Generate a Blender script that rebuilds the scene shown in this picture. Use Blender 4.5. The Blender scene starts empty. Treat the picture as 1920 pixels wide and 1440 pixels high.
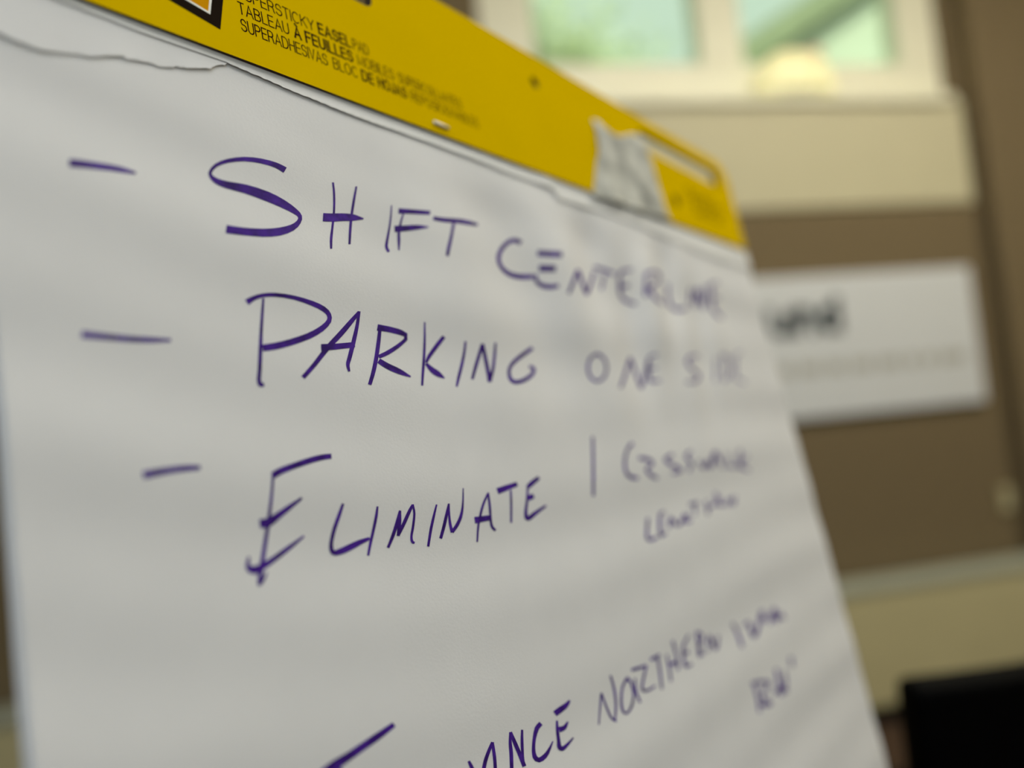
import bpy, bmesh, math, random
from mathutils import Vector, Matrix, noise
R = math.radians
rnd = random.Random(7)
C = bpy.context.scene.collection
S = bpy.context.scene

# ------------------------------------------------------------------ camera, world, lights, exposure
CH = 1.20                                     # camera height above the floor (m)
f_px = 1331.99
pitch, roll, yaw = 0.0584550, 0.0939056, 0.1880060
fw = Vector((math.sin(yaw)*math.cos(pitch), math.cos(yaw)*math.cos(pitch), math.sin(pitch)))
r0 = Vector((math.cos(yaw), -math.sin(yaw), 0))
d0 = fw.cross(r0)
rt = math.cos(roll)*r0 + math.sin(roll)*d0
dn = fw.cross(rt)
cam = bpy.data.objects.new('camera', bpy.data.cameras.new('camera'))
C.objects.link(cam); S.camera = cam
m = Matrix((rt, -dn, -fw)).transposed().to_4x4()
m.translation = (0, 0, CH)
cam.matrix_world = m
cam.data.sensor_width = 36.0
cam.data.lens = 36.0*f_px/1920
cam.data.clip_start = 0.02
cam.data.dof.use_dof = True
cam.data.dof.focus_distance = 0.305
cam.data.dof.aperture_fstop = 2.0

S.view_settings.view_transform = 'Standard'
S.view_settings.look = 'None'
S.view_settings.gamma = 1.0
S.view_settings.use_curve_mapping = False
S.view_settings.exposure = 0.10

wd = bpy.data.worlds.new('overcast_sky'); S.world = wd
wd.use_nodes = True
bg = wd.node_tree.nodes['Background']
bg.inputs[0].default_value = (0.82, 0.94, 0.91, 1)
bg.inputs[1].default_value = 0.82

def area(name, loc, target, sx, sy, power, col):
    l = bpy.data.lights.new(name, 'AREA'); l.shape = 'RECTANGLE'; l.size = sx; l.size_y = sy
    l.energy = power; l.color = col
    o = bpy.data.objects.new(name, l); C.objects.link(o); o.location = loc
    o.rotation_euler = (Vector(target)-Vector(loc)).to_track_quat('-Z', 'Y').to_euler()
    return o
area('ceiling_lamp_window_side', (1.8, 0.82, 3.36), (1.8, 1.15, 0), 2.6, 0.5, 58, (1.0, 0.92, 0.74))
area('ceiling_lamp_middle', (-0.2, -0.85, 3.36), (-0.2, -0.75, 0), 1.2, 1.2, 25, (0.88, 0.94, 1.0))
area('cool_fill_behind_viewer', (0.0, -3.3, 2.2), (0.2, 0.3, 1.5), 2.4, 1.4, 24, (0.70, 0.86, 1.0))  # unseen cool fill light, added to brighten the pad from the front
sun = bpy.data.lights.new('sun', 'SUN'); sun.energy = 3.0; sun.angle = R(3); sun.color = (1, .96, .88)
so = bpy.data.objects.new('sun', sun); C.objects.link(so)
so.rotation_euler = Vector((-0.25, 0.75, -0.62)).to_track_quat('-Z', 'Y').to_euler()

# ------------------------------------------------------------------ helpers
def lin(r, g, b):
    return tuple((c/12.92 if c <= .04045 else ((c+.055)/1.055)**2.4) for c in (r/255, g/255, b/255)) + (1,)

def mat(name, col, rough=.6, var=.08, scale=20, bump=0.0, bscale=200, metal=0, spec=.5, coat=0, trans=None):
    mt = bpy.data.materials.new(name); mt.use_nodes = True
    nt = mt.node_tree; b = nt.nodes['Principled BSDF']
    b.inputs['Roughness'].default_value = rough; b.inputs['Metallic'].default_value = metal
    b.inputs['Specular IOR Level'].default_value = spec; b.inputs['Coat Weight'].default_value = coat
    tc = nt.nodes.new('ShaderNodeTexCoord')
    n = nt.nodes.new('ShaderNodeTexNoise'); n.inputs['Scale'].default_value = scale; n.inputs['Detail'].default_value = 4
    nt.links.new(tc.outputs['Object'], n.inputs['Vector'])
    rp = nt.nodes.new('ShaderNodeValToRGB')
    rp.color_ramp.elements[0].position = .3; rp.color_ramp.elements[1].position = .7
    rp.color_ramp.elements[0].color = tuple(max(0, c*(1-var)) for c in col[:3]) + (1,)
    rp.color_ramp.elements[1].color = tuple(min(1, c*(1+var)) for c in col[:3]) + (1,)
    nt.links.new(n.outputs['Fac'], rp.inputs['Fac']); nt.links.new(rp.outputs['Color'], b.inputs['Base Color'])
    if bump:
        n2 = nt.nodes.new('ShaderNodeTexNoise'); n2.inputs['Scale'].default_value = bscale; n2.inputs['Detail'].default_value = 5
        nt.links.new(tc.outputs['Object'], n2.inputs['Vector'])
        bp = nt.nodes.new('ShaderNodeBump'); bp.inputs['Strength'].default_value = bump; bp.inputs['Distance'].default_value = .002
        nt.links.new(n2.outputs['Fac'], bp.inputs['Height']); nt.links.new(bp.outputs['Normal'], b.inputs['Normal'])
    return mt

M = {}
M['paper'] = mat('white_paper', (.80, .80, .80, 1), .62, .015, 30, .05, 900, spec=.35)
M['stub'] = mat('white_stub_paper', (.88, .88, .86, 1), .6, .02, 40, .08, 800, spec=.35)
M['yellow'] = mat('yellow_coated_card', (.77, .51, .0, 1), .6, .03, 12, .03, 300, spec=0)
M['card'] = mat('shaded_card_edge', (.045, .022, .012, 1), .9, .2, 200)  # cardboard edge, near-black to paint in the shadow under header and in slots
M['scrap'] = mat('greyish_torn_paper', (.56, .56, .50, 1), .8, .34, 45, .1, 400, spec=.2)  # grey paper; strong noise paints stains and the shadows of folds
M['grey_card'] = mat('grey_cardboard', (.30, .28, .24, 1), .9, .1, 60)
M['black'] = mat('black_print', (.018, .012, .008, 1), .9, .1, 50, spec=0)
M['brownprint'] = mat('dark_brown_print', (.026, .008, .006, 1), .9, .1, 50, spec=0)
M['white_print'] = mat('white_print', (.85, .85, .78, 1), .5, .02, 50)
M['orange'] = mat('orange_print', (.74, .33, .004, 1), .8, .12, 25, spec=0)
M['ink'] = mat('purple_marker_ink', (.056, .016, .235, 1), .6, .45, 200, spec=.1)
M['steel'] = mat('staple_steel', (.82, .80, .74, 1), .35, .05, 100, metal=.6)
M['fabric'] = mat('brown_fabric_panel', lin(119, 105, 80), .95, .06, 30, .3, 500, spec=.15)
M['cream'] = mat('cream_painted_panel', lin(198, 192, 161), .6, .02, 6, .05, 120)
M['frame'] = mat('pale_cream_frame_paint', lin(241, 239, 216), .45, .01, 10)
M['plaster'] = mat('cream_wall_paint', lin(214, 204, 176), .8, .03, 4, .1, 150)
M['ceiling'] = mat('white_ceiling_tile', lin(236, 234, 226), .9, .03, 12, .2, 200)
M['carpet'] = mat('dark_brown_carpet', lin(78, 62, 50), 1, .25, 90, .5, 700, spec=.1)
M['cover_top'] = mat('cover_top_with_reflection', lin(170, 174, 158), .5, .03, 10)  # grey-green tint carries the window's reflection on the cover's top
M['cover'] = mat('tan_painted_metal', lin(198, 189, 146), .55, .03, 6)
M['sign'] = mat('white_sign_board', lin(214, 218, 222), .5, .01, 8)
M['signink'] = mat('dark_teal_sign_letters', lin(36, 52, 58), .6, .1, 20)
M['signgrey'] = mat('grey_sign_letters', lin(176, 176, 170), .6, .05, 20)
M['chair'] = mat('black_vinyl', (.0008, .0008, .001, 1), .5, .3, 40, .1, 300, spec=.06)
M['chairmetal'] = mat('black_metal_tube', (.008, .008, .008, 1), .35, .1, 40)
M['easel'] = mat('grey_easel_metal', lin(110, 112, 114), .4, .05, 30, metal=.6)
M['plate'] = mat('cream_plastic', lin(168, 158, 116), .5, .02, 20)
M['bark'] = mat('bark', lin(80, 70, 52), .95, .3, 8)
M['leaf'] = mat('light_green_leaves', lin(214, 222, 184), .8, .25, 2.0)
M['siding'] = mat('pale_siding', lin(214, 220, 202), .8, .03, 3)
M['roof'] = mat('grey_green_shingle', lin(150, 156, 130), .9, .2, 6)
M['soffit'] = mat('dark_green_grey_soffit', lin(152, 160, 130), .9, .1, 3)
M['ground'] = mat('grass_ground', lin(96, 116, 62), 1, .3, 2)

gl = bpy.data.materials.new('green_tinted_glass'); gl.use_nodes = True
nt = gl.node_tree; nt.nodes.clear()
out = nt.nodes.new('ShaderNodeOutputMaterial'); mx = nt.nodes.new('ShaderNodeMixShader')
tr = nt.nodes.new('ShaderNodeBsdfTransparent'); tr.inputs[0].default_value = (.91, .985, .87, 1)
gs = nt.nodes.new('ShaderNodeBsdfGlossy'); gs.inputs['Roughness'].default_value = .02
mx.inputs[0].default_value = .035; nt.links.new(tr.outputs[0], mx.inputs[1]); nt.links.new(gs.outputs[0], mx.inputs[2])
nt.links.new(mx.outputs[0], out.inputs[0])
M['glass'] = gl

dome_m = mat('emissive_pale_yellow', (.95, .90, .55, 1), .5, .02, 5)
b = dome_m.node_tree.nodes['Principled BSDF']
b.inputs['Emission Color'].default_value = (1.0, .94, .42, 1); b.inputs['Emission Strength'].default_value = .20  # weak emission on top of the pale yellow base colour
M['ornament'] = dome_m
M['pink'] = mat('pale_pink_knob', lin(240, 205, 178), .6, .03, 20)

def link(name, me, mt, parent=None):
    o = bpy.data.objects.new(name, me); C.objects.link(o)
    for x in (mt if isinstance(mt, (list, tuple)) else [mt]):
        if x: me.materials.append(x)
    if parent: o.parent = parent
    return o

def obj(name, bm, mt, parent=None, smooth=False):
    me = bpy.data.meshes.new(name)
    bmesh.ops.recalc_face_normals(bm, faces=bm.faces)
    bm.to_mesh(me); bm.free()
    if smooth:
        for p in me.polygons: p.use_smooth = True
    return link(name, me, mt, parent)

def box(x0, x1, y0, y1, z0, z1, bev=0, seg=2, bm=None):
    bm2 = bmesh.new()
    bmesh.ops.create_cube(bm2, size=1)
    for v in bm2.verts:
        v.co = Vector((x0+(v.co.x+.5)*(x1-x0), y0+(v.co.y+.5)*(y1-y0), z0+(v.co.z+.5)*(z1-z0)))
    if bev: bmesh.ops.bevel(bm2, geom=bm2.edges[:], offset=bev, segments=seg, affect='EDGES', profile=.5)
    if bm is None: return bm2
    me = bpy.data.meshes.new('t'); bm2.to_mesh(me); bm2.free(); bm.from_mesh(me); bpy.data.meshes.remove(me)
    return bm

def bar(a, b_, r, seg=10, bm=None):
    bm = bm or bmesh.new()
    a, b_ = Vector(a), Vector(b_); d = b_-a
    q = d.to_track_quat('Z', 'Y').to_matrix().to_4x4(); q.translation = (a+b_)/2
    bmesh.ops.create_cone(bm, cap_ends=True, segments=seg, radius1=r, radius2=r, depth=d.length, matrix=q)
    return bm

def tag(o, label, cat, group=None, kind=None):
    o['label'] = label; o['category'] = cat
    if group: o['group'] = group
    if kind: o['kind'] = kind
    return o
def empty(name, loc=(0, 0, 0)):
    o = bpy.data.objects.new(name, None); C.objects.link(o); o.location = loc; o.empty_display_size = .1
    return o
def struct(o, label=None):
    o['kind'] = 'structure'
    if label: o['label'] = label
    return o

def plate(name, outlines, z0, z1, mt, parent=None, bev=0.0):
    """flat plate with holes: closed outlines filled even-odd, given thickness along z"""
    cu = bpy.data.curves.new(name, 'CURVE'); cu.dimensions = '2D'; cu.fill_mode = 'BOTH'
    cu.extrude = (z1-z0)/2 - bev; cu.bevel_depth = bev; cu.bevel_resolution = 1
    for pts in outlines:
        sp = cu.splines.new('POLY'); sp.points.add(len(pts)-1); sp.use_cyclic_u = True
        for i, p in enumerate(pts): sp.points[i].co = (p[0], p[1], 0, 1)
    o = bpy.data.objects.new('tmp', cu); C.objects.link(o)
    dg = bpy.context.evaluated_depsgraph_get()
    me = bpy.data.meshes.new_from_object(o.evaluated_get(dg)); me.name = name
    bpy.data.objects.remove(o); bpy.data.curves.remove(cu)
    for v in me.vertices: v.co.z += (z0+z1)/2
    me.materials.clear()
    return link(name, me, mt, parent)

def rrect(x0, x1, y0, y1, r, n=6):
    pts = []
    for cx, cy, a in ((x1-r, y1-r, 0), (x0+r, y1-r, 90), (x0+r, y0+r, 180), (x1-r, y0+r, 270)):
        for k in range(n+1):
            t = R(a+90*k/n); pts.append((cx+r*math.cos(t), cy+r*math.sin(t)))
    return pts

# ------------------------------------------------------------------ room shell
XL, XR, YF, YB, H = -3.2, 3.7, -3.6, 2.5, 3.42
struct(obj('floor', box(XL-.2, XR+.2, YF-.2, YB+.3, -.12, 0), M['carpet']))
struct(obj('ceiling', box(XL-.2, XR+.2, YF-.2, YB+.3, H, H+.15), M['ceiling']))
struct(obj('wall_left', box(XL-.2, XL, YF, YB+.28, 0, H), M['plaster']))
struct(obj('wall_right', box(XR, XR+.2, YF, YB+.28, 0, H), M['plaster']))
struct(obj('wall_front', box(XL, XR, YF-.2, YF, 0, H), M['plaster']))
WX0, WX1, WZ0, WZ1 = .49, 2.49, 2.39, 3.22       # window opening
bm = box(XL, WX0, YB+.06, YB+.28, 0, H)
box(WX1, XR, YB+.06, YB+.28, 0, H, bm=bm)
box(WX0, WX1, YB+.06, YB+.28, 0, WZ0, bm=bm)
box(WX0, WX1, YB+.06, YB+.28, WZ1, H, bm=bm)
wall = struct(obj('wall_back', bm, M['fabric']))
def panel(x0, x1, z0, z1, mt, y=YB, name='fabric_panel', bev=.006):
    return obj(name, box(x0, x1, y, YB+.07, z0, z1, bev), mt, wall)
panel(XL, WX0-.02, 0, H, M['fabric'])
panel(WX0-.01, 2.498, 0, 1.940, M['fabric'])
panel(WX0-.01, 2.498, 1.948, 2.385, M['cream'], YB-.004, 'window_apron', .004)
panel(2.572, XR, 0, H, M['fabric'], YB-.02)
panel(WX0-.01, WX1, WZ1+.01, H, M['cream'], YB-.004, 'top_panel', .004)

# window 1: cream frame, two tinted panes, deep sill
win = struct(empty('window_1', (WX0, YB, WZ0)))
def wp(name, x0, x1, y0, y1, z0, z1, mt, bev=.004):
    o = obj(name, box(x0-WX0, x1-WX0, y0-YB, y1-YB, z0-WZ0, z1-WZ0, bev), mt, win); return o
GL0, GL1, GR0, GR1, GB, GT = .702, 1.392, 1.575, 2.308, 2.596, 3.14
fy0, fy1 = YB+.07, YB+.17
wp('bottom_rail', WX0, WX1, fy0, fy1, WZ0, GB-.02, M['frame'])
wp('top_rail', WX0, WX1, fy0, fy1, GT, WZ1, M['frame'])
wp('stile', WX0, GL0, fy0, fy1, GB-.02, GT, M['frame'])
wp('stile', GR1, WX1, fy0, fy1, GB-.02, GT, M['frame'])
wp('mullion', GL1, GR0, fy0, fy1, GB-.02, GT, M['frame'])
wp('sill', WX0-.02, WX1-.04, YB-.030, fy0+.01, WZ0-.022, WZ0+.012, M['frame'], .006)
for x0, x1 in ((GL0, GL1), (GR0, GR1)):
    wp('pane', x0-.004, x1+.004, YB+.12, YB+.128, GB-.024, GT+.004, M['glass'], 0)

# long low radiator cover under the brown panels
rc = tag(empty('radiator_cover', (0, YB-.09, 0)), 'long low tan boxed radiator cover with reflection-tinted grey top along the foot of the brown wall', 'radiator cover')
obj('front_panel', box(XL+.02, 2.60, -.058, .064, .07, .475, .004), M['cover'], rc)
t = obj('top', box(XL+.02, 2.62, -.068, .066, .475, .50, .006), M['cover_top'], rc)
t['label'] = 'cover top with window reflection painted into its grey colour'
obj('toe_kick', box(XL+.02, 2.58, -.04, .06, 0, .07), M['chairmetal'], rc)

# ------------------------------------------------------------------ lettering helpers (single-stroke capitals)
def arc(cx, cy, rx, ry, a0, a1, n=10):
    return [(cx+rx*math.cos(R(a0+(a1-a0)*k/n)), cy+ry*math.sin(R(a0+(a1-a0)*k/n))) for k in range(n+1)]
G = {
 'A': (.66, [[(0, 0), (.33, 1), (.66, 0)], [(.11, .33), (.55, .33)]]),
 'B': (.58, [[(.3, .53)]+[(0, .53), (0, 1), (.3, 1)]+arc(.3, .765, .24, .235, 90, -90)+[(.3, .53)]+arc(.32, .265, .26, .265, 90, -90)+[(0, 0), (0, .53)]]),
 'C': (.66, [arc(.34, .5, .34, .5, 48, 312, 18)]),
 'D': (.64, [[(0, 0), (0, 1), (.28, 1)]+arc(.28, .5, .36, .5, 90, -90, 14)+[(0, 0)]]),
 'E': (.50, [[(.5, 1), (0, 1), (0, 0), (.5, 0)], [(0, .52), (.46, .52)]]),
 'F': (.48, [[(.48, 1), (0, 1), (0, 0)], [(0, .52), (.43, .52)]]),
 'H': (.58, [[(0, 0), (0, 1)], [(.58, 0), (.58, 1)], [(0, .52), (.58, .52)]]),
 'I': (.0, [[(0, 0), (0, 1)]]),
 'J': (.42, [[(.42, 1), (.42, .25)]+arc(.21, .24, .21, .24, 0, -180)]),
 'K': (.58, [[(0, 0), (0, 1)], [(.56, 1), (0, .42)], [(.2, .62), (.58, 0)]]),
 'L': (.46, [[(0, 1), (0, 0), (.46, 0)]]),
 'M': (.74, [[(0, 0), (0, 1), (.37, .08), (.74, 1), (.74, 0)]]),
 'N': (.60, [[(0, 0), (0, 1), (.6, 0), (.6, 1)]]),
 'O': (.72, [arc(.36, .5, .36, .5, 0, 360, 24)]),
 'P': (.54, [[(0, 0), (0, 1), (.28, 1)]+arc(.28, .74, .26, .26, 90, -90)+[(0, .48)]]),
 'R': (.58, [[(0, 0), (0, 1), (.3, 1)]+arc(.3, .74, .25, .26, 90, -90)+[(0, .48)], [(.32, .48), (.48, .40), (.53, .12), (.58, 0)]]),
 'S': (.56, [[(.53, .80)]+arc(.28, .74, .25, .26, 30, 230, 12)+arc(.28, .265, .28, .265, 75, -160, 14)]),
 'T': (.54, [[(0, 1), (.54, 1)], [(.27, 1), (.27, 0)]]),
 'U': (.58, [[(0, 1), (0, .3)]+arc(.29, .3, .29, .3, 180, 360, 12)+[(.58, 1)]]),
 'V': (.62, [[(0, 1), (.31, 0), (.62, 1)]]),
 'Y': (.62, [[(0, 1), (.31, .45), (.62, 1)], [(.31, .45), (.31, 0)]]),
 '`': (.66, [[(0, 0), (.33, 1), (.66, 0)], [(.11, .33), (.55, .33)], [(.20, 1.27), (.36, 1.12)]]),
 'u': (.50, [[(0, .72), (0, .22)]+arc(.24, .22, .24, .22, 180, 360, 8)+[(.48, .72), (.48, 0)]]),
 'n': (.50, [[(0, 0), (0, .72)], [(0, .5)]+arc(.24, .48, .24, .24, 180, 0, 8)+[(.48, 0)]]),
 'd': (.50, [[(.48, 1), (.48, 0)], arc(.24, .36, .24, .36, 0, 360, 14)]),
}
def ribbon(bm, pts, w, f):
    P = [Vector((a, b)) for a, b in pts]
    Q = [P[0]]
    for p in P[1:]:
        if (p-Q[-1]).length > 1e-7: Q.append(p)
    n = len(Q); prev = None
    for i, p in enumerate(Q):
        d1 = (Q[i]-Q[i-1]).normalized() if i else (Q[1]-Q[0]).normalized()
        d2 = (Q[i+1]-Q[i]).normalized() if i < n-1 else d1
        d = (d1+d2)
        d = d.normalized() if d.length > .2 else d2
        k = 1/max(.45, abs(d.dot(d2)))
        nn = Vector((-d.y, d.x))*w/2*k
        e = Vector((0, 0))
        if i == 0: e = -d1*w/2
        if i == n-1: e = d1*w/2
        a, b_ = bm.verts.new(f(p+nn+e)), bm.verts.new(f(p-nn+e))
        if prev: bm.faces.new((prev[0], prev[1], b_, a))
        prev = (a, b_)
def text(bm, s, u0, u1, v, cap, w, f, gap=.15):
    adv = sum(G[c][0]+gap for c in s)-gap
    k = (u1-u0)/adv; x = u0
    for c in s:
        wd_, strokes = G[c]
        for st in strokes:
            ribbon(bm, [(x+a*k, v+b_*cap) for a, b_ in st], w, f)
        x += (wd_+gap)*k

# ------------------------------------------------------------------ white sign on the brown panel
sg = tag(empty('wall_sign', (1.94, YB-.006, 1.388)), 'white rectangular sign board with dark lettering on the brown wall panel', 'sign')
obj('board', box(-.94, .470, -.022, .0, -.268, .285, .006), M['sign'], sg)
bm = bmesh.new()
text(bm, 'und', 1.500-1.94, 1.785-1.94, 1.457-1.388, .112, .033, lambda p: (p.x, -.0232, p.y), .22)
o = obj('heading', bm, M['signink'], sg); o['label'] = 'dark teal lettering at the top of the sign'
r_ = random.Random(3); x = 1.50-1.94            # too small to read in the photograph: plain grey word-length bars
while x < 2.30-1.94:
    wl = min(r_.uniform(.05, .13), 2.34-1.94-x)
    obj('small_word', box(x, x+wl, -.0232, -.0218, 1.288-1.388, 1.330-1.388), M['signgrey'], sg); x += wl + .024

# cream plate by the panel gap
wpl = tag(empty('wall_plate', (2.458, YB, .72)), 'small cream wall plate at the right edge of the brown panel beside the dark gap', 'wall plate')
obj('plate', box(-.028, .028, -.012, -.0005, -.05, .05, .004), M['plate'], wpl)
obj('socket', box(-.018, .018, -.0145, -.0118, .008, .036, .002), M['cream'], wpl)
obj('socket', box(-.018, .018, -.0145, -.0118, -.036, -.008, .002), M['cream'], wpl)

# pale yellow dome on the sill, weakly emissive
dl = tag(empty('sill_dome', (1.755, YB+.012, WZ0+.012)), 'pale yellow glowing dome-shaped lamp on the window sill', 'ornament')
def lathe(prof, seg=32, bm=None):
    bm = bm or bmesh.new(); rings = []
    for r_, z in prof:
        rings.append([bm.verts.new((r_*math.cos(2*math.pi*k/seg), r_*math.sin(2*math.pi*k/seg)*.36, z)) for k in range(seg)])
    for A, B in zip(rings, rings[1:]):
        for k in range(seg): bm.faces.new((A[k], A[(k+1) % seg], B[(k+1) % seg], B[k]))
    bm.faces.new(rings[0]); bm.faces.new(rings[-1])
    return bm
obj('dome_shell', lathe([(.160, .012), (.170, .03), (.167, .07), (.152, .115), (.122, .155), (.082, .182), (.038, .195), (.008, .198)]), M['ornament'], dl, True)
obj('base', lathe([(.11, 0), (.115, .004), (.115, .012), (.10, .015)]), M['frame'], dl, True)
bm = bmesh.new(); bmesh.ops.create_uvsphere(bm, u_segments=16, v_segments=10, radius=.034, matrix=Matrix.Translation((.098, 0, .178)))
o = obj('knob', bm, M['pink'], dl, True); o['label'] = 'pale pink rounded knob'

# ------------------------------------------------------------------ black chair, backrest towards the viewer
ch = tag(empty('chair', (.850, 1.0, 0)), 'black padded chair standing with its square backrest between the flip chart and the brown wall', 'chair')
def curved_pad(x0, x1, y, z0, z1, th, bow):
    bm = box(x0, x1, -th/2, th/2, z0, z1, .014, 3)
    bmesh.ops.subdivide_edges(bm, edges=[e for e in bm.edges if abs((e.verts[0].co-e.verts[1].co).x) > .2], cuts=8, use_grid_fill=True)
    for v in bm.verts:
        t_ = (v.co.x-(x0+x1)/2)/((x1-x0)/2); v.co.y += y + bow*(1-t_*t_)
    return bm
obj('backrest', curved_pad(-.233, .233, -.185, .47, .836, .045, -.02), M['chair'], ch)
obj('seat', box(-.225, .225, -.16, .27, .425, .475, .018, 3), M['chair'], ch)
obj('seat_frame', box(-.20, .20, -.14, .25, .405, .427, .004), M['chairmetal'], ch)
for sx in (-1, 1):
    obj('leg', bar((sx*.205, -.15, .41), (sx*.215, -.20, 0), .011), M['chairmetal'], ch, True)
    obj('leg', bar((sx*.205, .24, .41), (sx*.215, .28, 0), .011), M['chairmetal'], ch, True)
    obj('back_post', bar((sx*.19, -.14, .41), (sx*.19, -.168, .70), .010), M['chairmetal'], ch, True)

# ------------------------------------------------------------------ easel pad
py, lean, prr = 0.8784114, 0.1598230, -0.0186511
hv = Vector((math.sin(py), math.cos(py), 0)); back = Vector((-math.cos(py), math.sin(py), 0))
up = math.cos(lean)*Vector((0, 0, 1)) + math.sin(lean)*back
PU = math.cos(prr)*hv + math.sin(prr)*up
PV = math.cos(prr)*up - math.sin(prr)*hv
PN = PU.cross(PV)
PO = Vector((-0.1156493, 0.2417890, 0.1640256+CH))
PM = Matrix((PU, PV, PN)).transposed().to_4x4(); PM.translation = PO
W, HH = .635, .0933                              # pad width, height of the yellow header

#<<PAGE
def page_z(u, v):
    """height of the hanging sheet in front of the pad plane: slack waves and flutes below the header"""
    t = min(1.0, max(0.0, -v/.045)); f = t*t*(3-2*t)
    z = 0.0
    ph = v + .10*u + .010*math.sin(9*u+1.0)
    z += .00034*math.sin(2*math.pi*ph/.083+.6) + .00028*math.sin(2*math.pi*(ph+.03*math.sin(6*u))/.047+2.0)
    # vertical flutes spreading from under the header, right of the middle
    g = math.exp(-((v+.075)/.075)**2)
    z += .0028*g*math.sin(2*math.pi*(u-.27+.25*(v+.05))/.105)*math.exp(-((u-.33)/.14)**2)
    z += .0014*g*math.sin(2*math.pi*(u-.40-.3*(v+.05))/.055)*math.exp(-((u-.42)/.10)**2)
    # the sheet hangs back a little towards the bottom
    z -= .006*max(0.0, -v-.12)**2
    return -.0018 + f*z
#PAGE>>

pad = tag(empty('easel_pad'), 'large white flip chart pad with yellow header and purple handwriting on its front sheet', 'flip chart pad')
pad.matrix_world = PM

def sheet(name, u0, u1, v0, v1, zf, nu, nv, mt, parent):
    me = bpy.data.meshes.new(name)
    vs = [(u0+(u1-u0)*i/nu, v0+(v1-v0)*j/nv) for j in range(nv+1) for i in range(nu+1)]
    me.from_pydata([(a, b_, zf(a, b_)) for a, b_ in vs], [],
                   [(j*(nu+1)+i, (j+1)*(nu+1)+i, (j+1)*(nu+1)+i+1, j*(nu+1)+i+1) for j in range(nv) for i in range(nu)])
    for p in me.polygons: p.use_smooth = True
    return link(name, me, mt, parent)
front = sheet('front_sheet', .0005, W-.001, -.665, .012, page_z, 240, 220, M['paper'], pad)
for k in range(1, 5):
    sheet('under_sheet', .0005-.0005*k, W-.0008*k, -.668+.001*k, .012,
          lambda a, b_, k=k: page_z(a, b_)-.0004*k - .004*max(0, .03-a)*(1 if k < 4 else 1.6), 60, 60, M['paper'], pad)
obj('page_block', box(.012, W-.004, -.662, -.003, -.0066, -.0048, .0005), M['paper'], pad)
obj('back_board', box(.012, W-.002, -.668, .030, -.0085, -.0067, .0004), M['grey_card'], pad)

# yellow header: front face with two hanging slots and an eyelet, rounded top corners
def slot(u0, u1):
    r_ = .0055; v0, v1 = .0618, .0795
    return rrect(u0, u1, v0, v1, r_)
eye = [(.3134+.0040*math.cos(R(a)), .0705+.0040*math.sin(R(a))) for a in range(0, 360, 20)]
outl = [(0, 0)] + [((W-.004)*k/40, 0) for k in range(1, 41)]
for k in range(9): t = R(90*k/8); outl.append((W-.022+.022*math.cos(t), HH-.022+.022*math.sin(t)))
for k in range(9): t = R(90+90*k/8); outl.append((-.004+.022+.022*math.cos(t), HH-.022+.022*math.sin(t)))
def header_piece(name, z0, z1, mats, outlines):
    o = plate(name, outlines, z0, z1, mats[0], pad)
    o.data.materials.append(mats[1])
    for p in o.data.polygons:
        if abs(p.normal.z) < .5: p.material_index = 1
    return o
holes = [slot(.036, .1748), slot(.4530, .6050), eye]
hd = header_piece('header_board', -.0010, .0005, (M['yellow'], M['card']), [outl]+holes)
back_out = [(a, b_) if b_ > .001 else (a, .004) for a, b_ in outl]
hb = header_piece('header_backing', -.0042, -.0012, (M['grey_card'], M['card']), [back_out]+[slot(.036, .1748), slot(.4530, .6050), eye])

# strip of stub paper left under the header, its lower edge torn along the perforation
def lerp_poly(P, u):
    for (a, b_), (c, d) in zip(P, P[1:]):
        if a <= u <= c: return b_+(d-b_)*(u-a)/(c-a) if c > a else d
    return P[0][1] if u < P[0][0] else P[-1][1]
PERF = [(0.01141, -0.00219), (0.02530, -0.00319), (0.05234, -0.00395), (0.08663, -0.00320), (0.11610, -0.00551), (0.15256, -0.00695), (0.19696, -0.00669), (0.23853, -0.00702), (0.27170, -0.00849), (0.30662, -0.00774), (0.31127, -0.01422), (0.35446, -0.01275), (0.40203, -0.01281), (0.45933, -0.01575), (0.52684, -0.01921), (0.60352, -0.01949)]
TEAR = [(0.00088, -0.02334), (0.00713, -0.02400), (0.00854, -0.02436), (0.01068, -0.02491), (0.01288, -0.02496), (0.01493, -0.02510), (0.01661, -0.02539), (0.01912, -0.02511), (0.02209, -0.02452), (0.02514, -0.02365), (0.02826, -0.02277), (0.03038, -0.02203), (0.03120, -0.02222), (0.03313, -0.02184), (0.03464, -0.02149), (0.03645, -0.02050), (0.03919, -0.01912), (0.04383, -0.01725), (0.04499, -0.01705), (0.04516, -0.01753), (0.04652, -0.01773), (0.04844, -0.01696), (0.05058, -0.01660), (0.05225, -0.01650), (0.05424, -0.01577), (0.05568, -0.01584), (0.05711, -0.01613), (0.05809, -0.01617), (0.06225, -0.01455), (0.06302, -0.01448), (0.06441, -0.01348), (0.06571, -0.01326), (0.06758, -0.01277), (0.06916, -0.01259), (0.07169, -0.01141), (0.07420, -0.01055), (0.07706, -0.00944), (0.07787, -0.00952), (0.07877, -0.00902), (0.08006, -0.00761), (0.08162, -0.00640), (0.08316, -0.00549), (0.08464, -0.00506), (0.08626, -0.00365), (0.08662, -0.00314)]
def torn(name, us, topv, lowf, zf, mt, rows=6, thick=.00016):
    me = bpy.data.meshes.new(name); vs = []; n = len(us)
    for j in range(rows+1):
        t = j/rows
        for a in us:
            lv = lowf(a); vs.append((a, topv+(lv-topv)*t, zf(a, topv+(lv-topv)*t, t)))
    me.from_pydata(vs, [], [(j*n+i, (j+1)*n+i, (j+1)*n+i+1, j*n+i+1) for j in range(rows) for i in range(n-1)])
    o = link(name, me, mt, pad)
    return o
pu = [W*k/420 for k in range(421)]
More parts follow.
